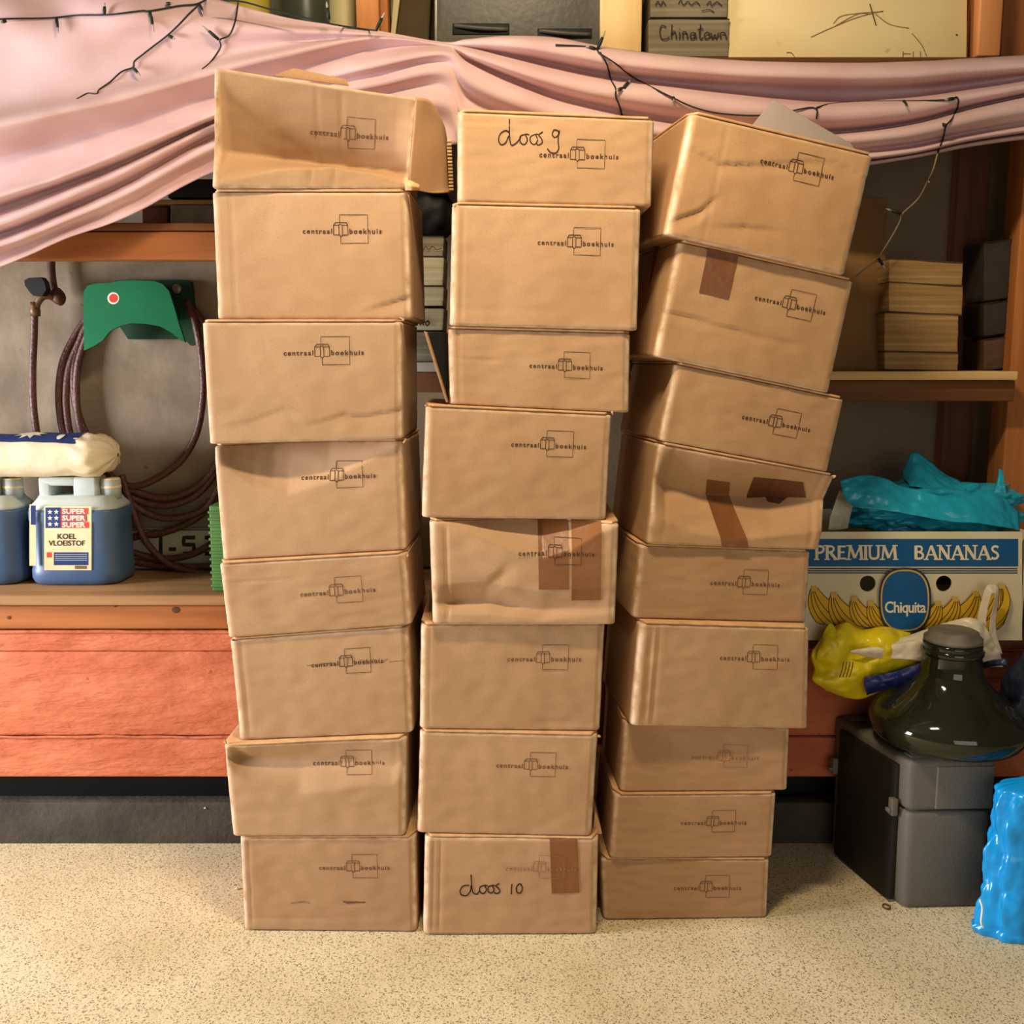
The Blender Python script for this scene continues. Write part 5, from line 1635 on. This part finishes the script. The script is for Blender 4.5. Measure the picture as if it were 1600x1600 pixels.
# demijohn on the case
gx = at(1480, 1140, 2.36).x
dj = thing('demijohn', (gx, 2.36, CH + .006), 'squat dark green glass demijohn standing on the grey storage case', 'demijohn')
prof = [(.10, 0), (.132, .004), (.160, .014), (.176, .034), (.181, .052), (.177, .072), (.160, .094), (.134, .114), (.106, .134), (.088, .152), (.075, .170), (.069, .190), (.067, .230), (.067, .250)]
pr = crom([(a, b, 0) for a, b in prof], 3)
mobj('glass_body', lathe([(p.x, p.y) for p in pr], (gx, 2.36, CH + .006), 64), M['glass'], dj)
mobj('neck_ring', lathe([(.067, 0), (.071, .004), (.071, .014), (.067, .018)], (gx, 2.36, CH + .226), 40), M['glass'], dj)
mobj('cap', lathe([(.060, 0), (.066, .003), (.066, .012), (.058, .016), (.056, .026), (.048, .030)], (gx, 2.36, CH + .256), 32), M['capgrey'], dj)

# navy bag and bright blue sack at the right edge
nx = at(1640, 1100, 2.28).x
bx_ = at(1618, 1330, 2.20).x
tb_ = thing('blue_sack', (bx_ + .02, 2.172, 0), 'bright blue plastic sack standing on the floor at the right edge', 'plastic sack')
rows = []
prof_l = [(1528, 1440, 2.17), (1524, 1410, 2.16), (1534, 1380, 2.17), (1538, 1330, 2.18), (1546, 1270, 2.19), (1552, 1220, 2.21), (1562, 1184, 2.24)]
vs, fs = [], []
NT, NR = 90, 110
for i in range(NT + 1):
    t = i / NT
    z = .365 * t
    hw = .134 * (1 - .04 * t) * (1 if t > .06 else .93 + t) * (1 if t < .93 else max(.2, 1 - ((t - .93) / .07) ** 2 * .8))
    for j in range(NR):
        a = 2 * math.pi * j / NR
        c, s = math.cos(a), math.sin(a)
        n = Vector((c, s, t * 3))
        d = .016 * noise.noise(Vector((c * 1.7, s * 1.7, t * 4 + 2))) + .030 * (.5 - noise.voronoi(Vector((c * 1.8 + t * .9, s * 1.8, t * 2.6 + 9)))[0][0]) + .016 * (.45 - noise.voronoi(Vector((c * 4 + t * 2, s * 4, t * 6)))[0][0]) + .007 * (.45 - noise.voronoi(Vector((c * 8, s * 8, t * 13)))[0][0])
        if t < .05:
            d += .012
        r = hw + d
        vs.append(Vector((bx_ - .004 + .012 * t + r * c, 2.168 + r * .46 * s, max(0.001, z))))
for i in range(NT):
    for j in range(NR):
        fs.append((i * NR + j, i * NR + (j + 1) % NR, (i + 1) * NR + (j + 1) % NR, (i + 1) * NR + j))
fs += [tuple(range(NR - 1, -1, -1)), tuple(range(NT * NR, NT * NR + NR))]
mobj('sack_body', (vs, fs), M['bluebag'], tb_)
mobj('tie_string', tube(crom([at(1531, 1405, 2.12), at(1535, 1420, 2.11), at(1533, 1440, 2.105), at(1537, 1450, 2.105)], 4), .0022, 6), M['p_white'], tb_)
tnv = thing('navy_bag', (nx, 2.3, .31), 'dark navy plastic bag beside the demijohn at the right edge', 'plastic bag')
cn = at(1640, 1105, 2.34)
mobj('bag_body', crumple((cn.x + .03, 2.37, cn.z), (.125, .11, .13), 31, .06, 5, ridges=9, power=2.3), M['navybag'], tnv)
mobj('bag_strap', tube(crom([at(1536, 1040, 2.36), at(1552, 1036, 2.33), at(1572, 1034, 2.28)], 4), .008, 8), M['navybag'], tnv)

# crumbs and a small ring on the floor
for (px, py, s) in ((366, 1391, .006), (362, 1384, .004), (318, 1264, .004), (1380, 1480, .003)):
    c = at_z(px, py, .0) if py > 1325 else at(px, py, 2.588)
    tag(mobj('crumb', hexa(c, c + Vector((s * 1.6, 0, 0)), c + Vector((s * 1.3, 0, s)), c + Vector((s * .3, 0, s * .8)), (0, s, 0), s * .2), M['crumb']),
        {366: 'pale crumb on the floor left of the left stack', 362: 'second tiny pale crumb beside the left stack', 318: 'white speck on the dark curb left of the left stack', 1380: 'dark tiny speck on the floor before the storage case'}[px], 'crumb')
c = at_z(1385, 1417, .002)
tag(mobj('ring', tube([c + Vector((.008 * math.cos(k * .5236), .012 * math.sin(k * .5236), .001)) for k in range(12)], .0018, 6, closed=True), M['wood_dark']),
    'small brown ring lying on the floor in front of the storage case', 'ring')
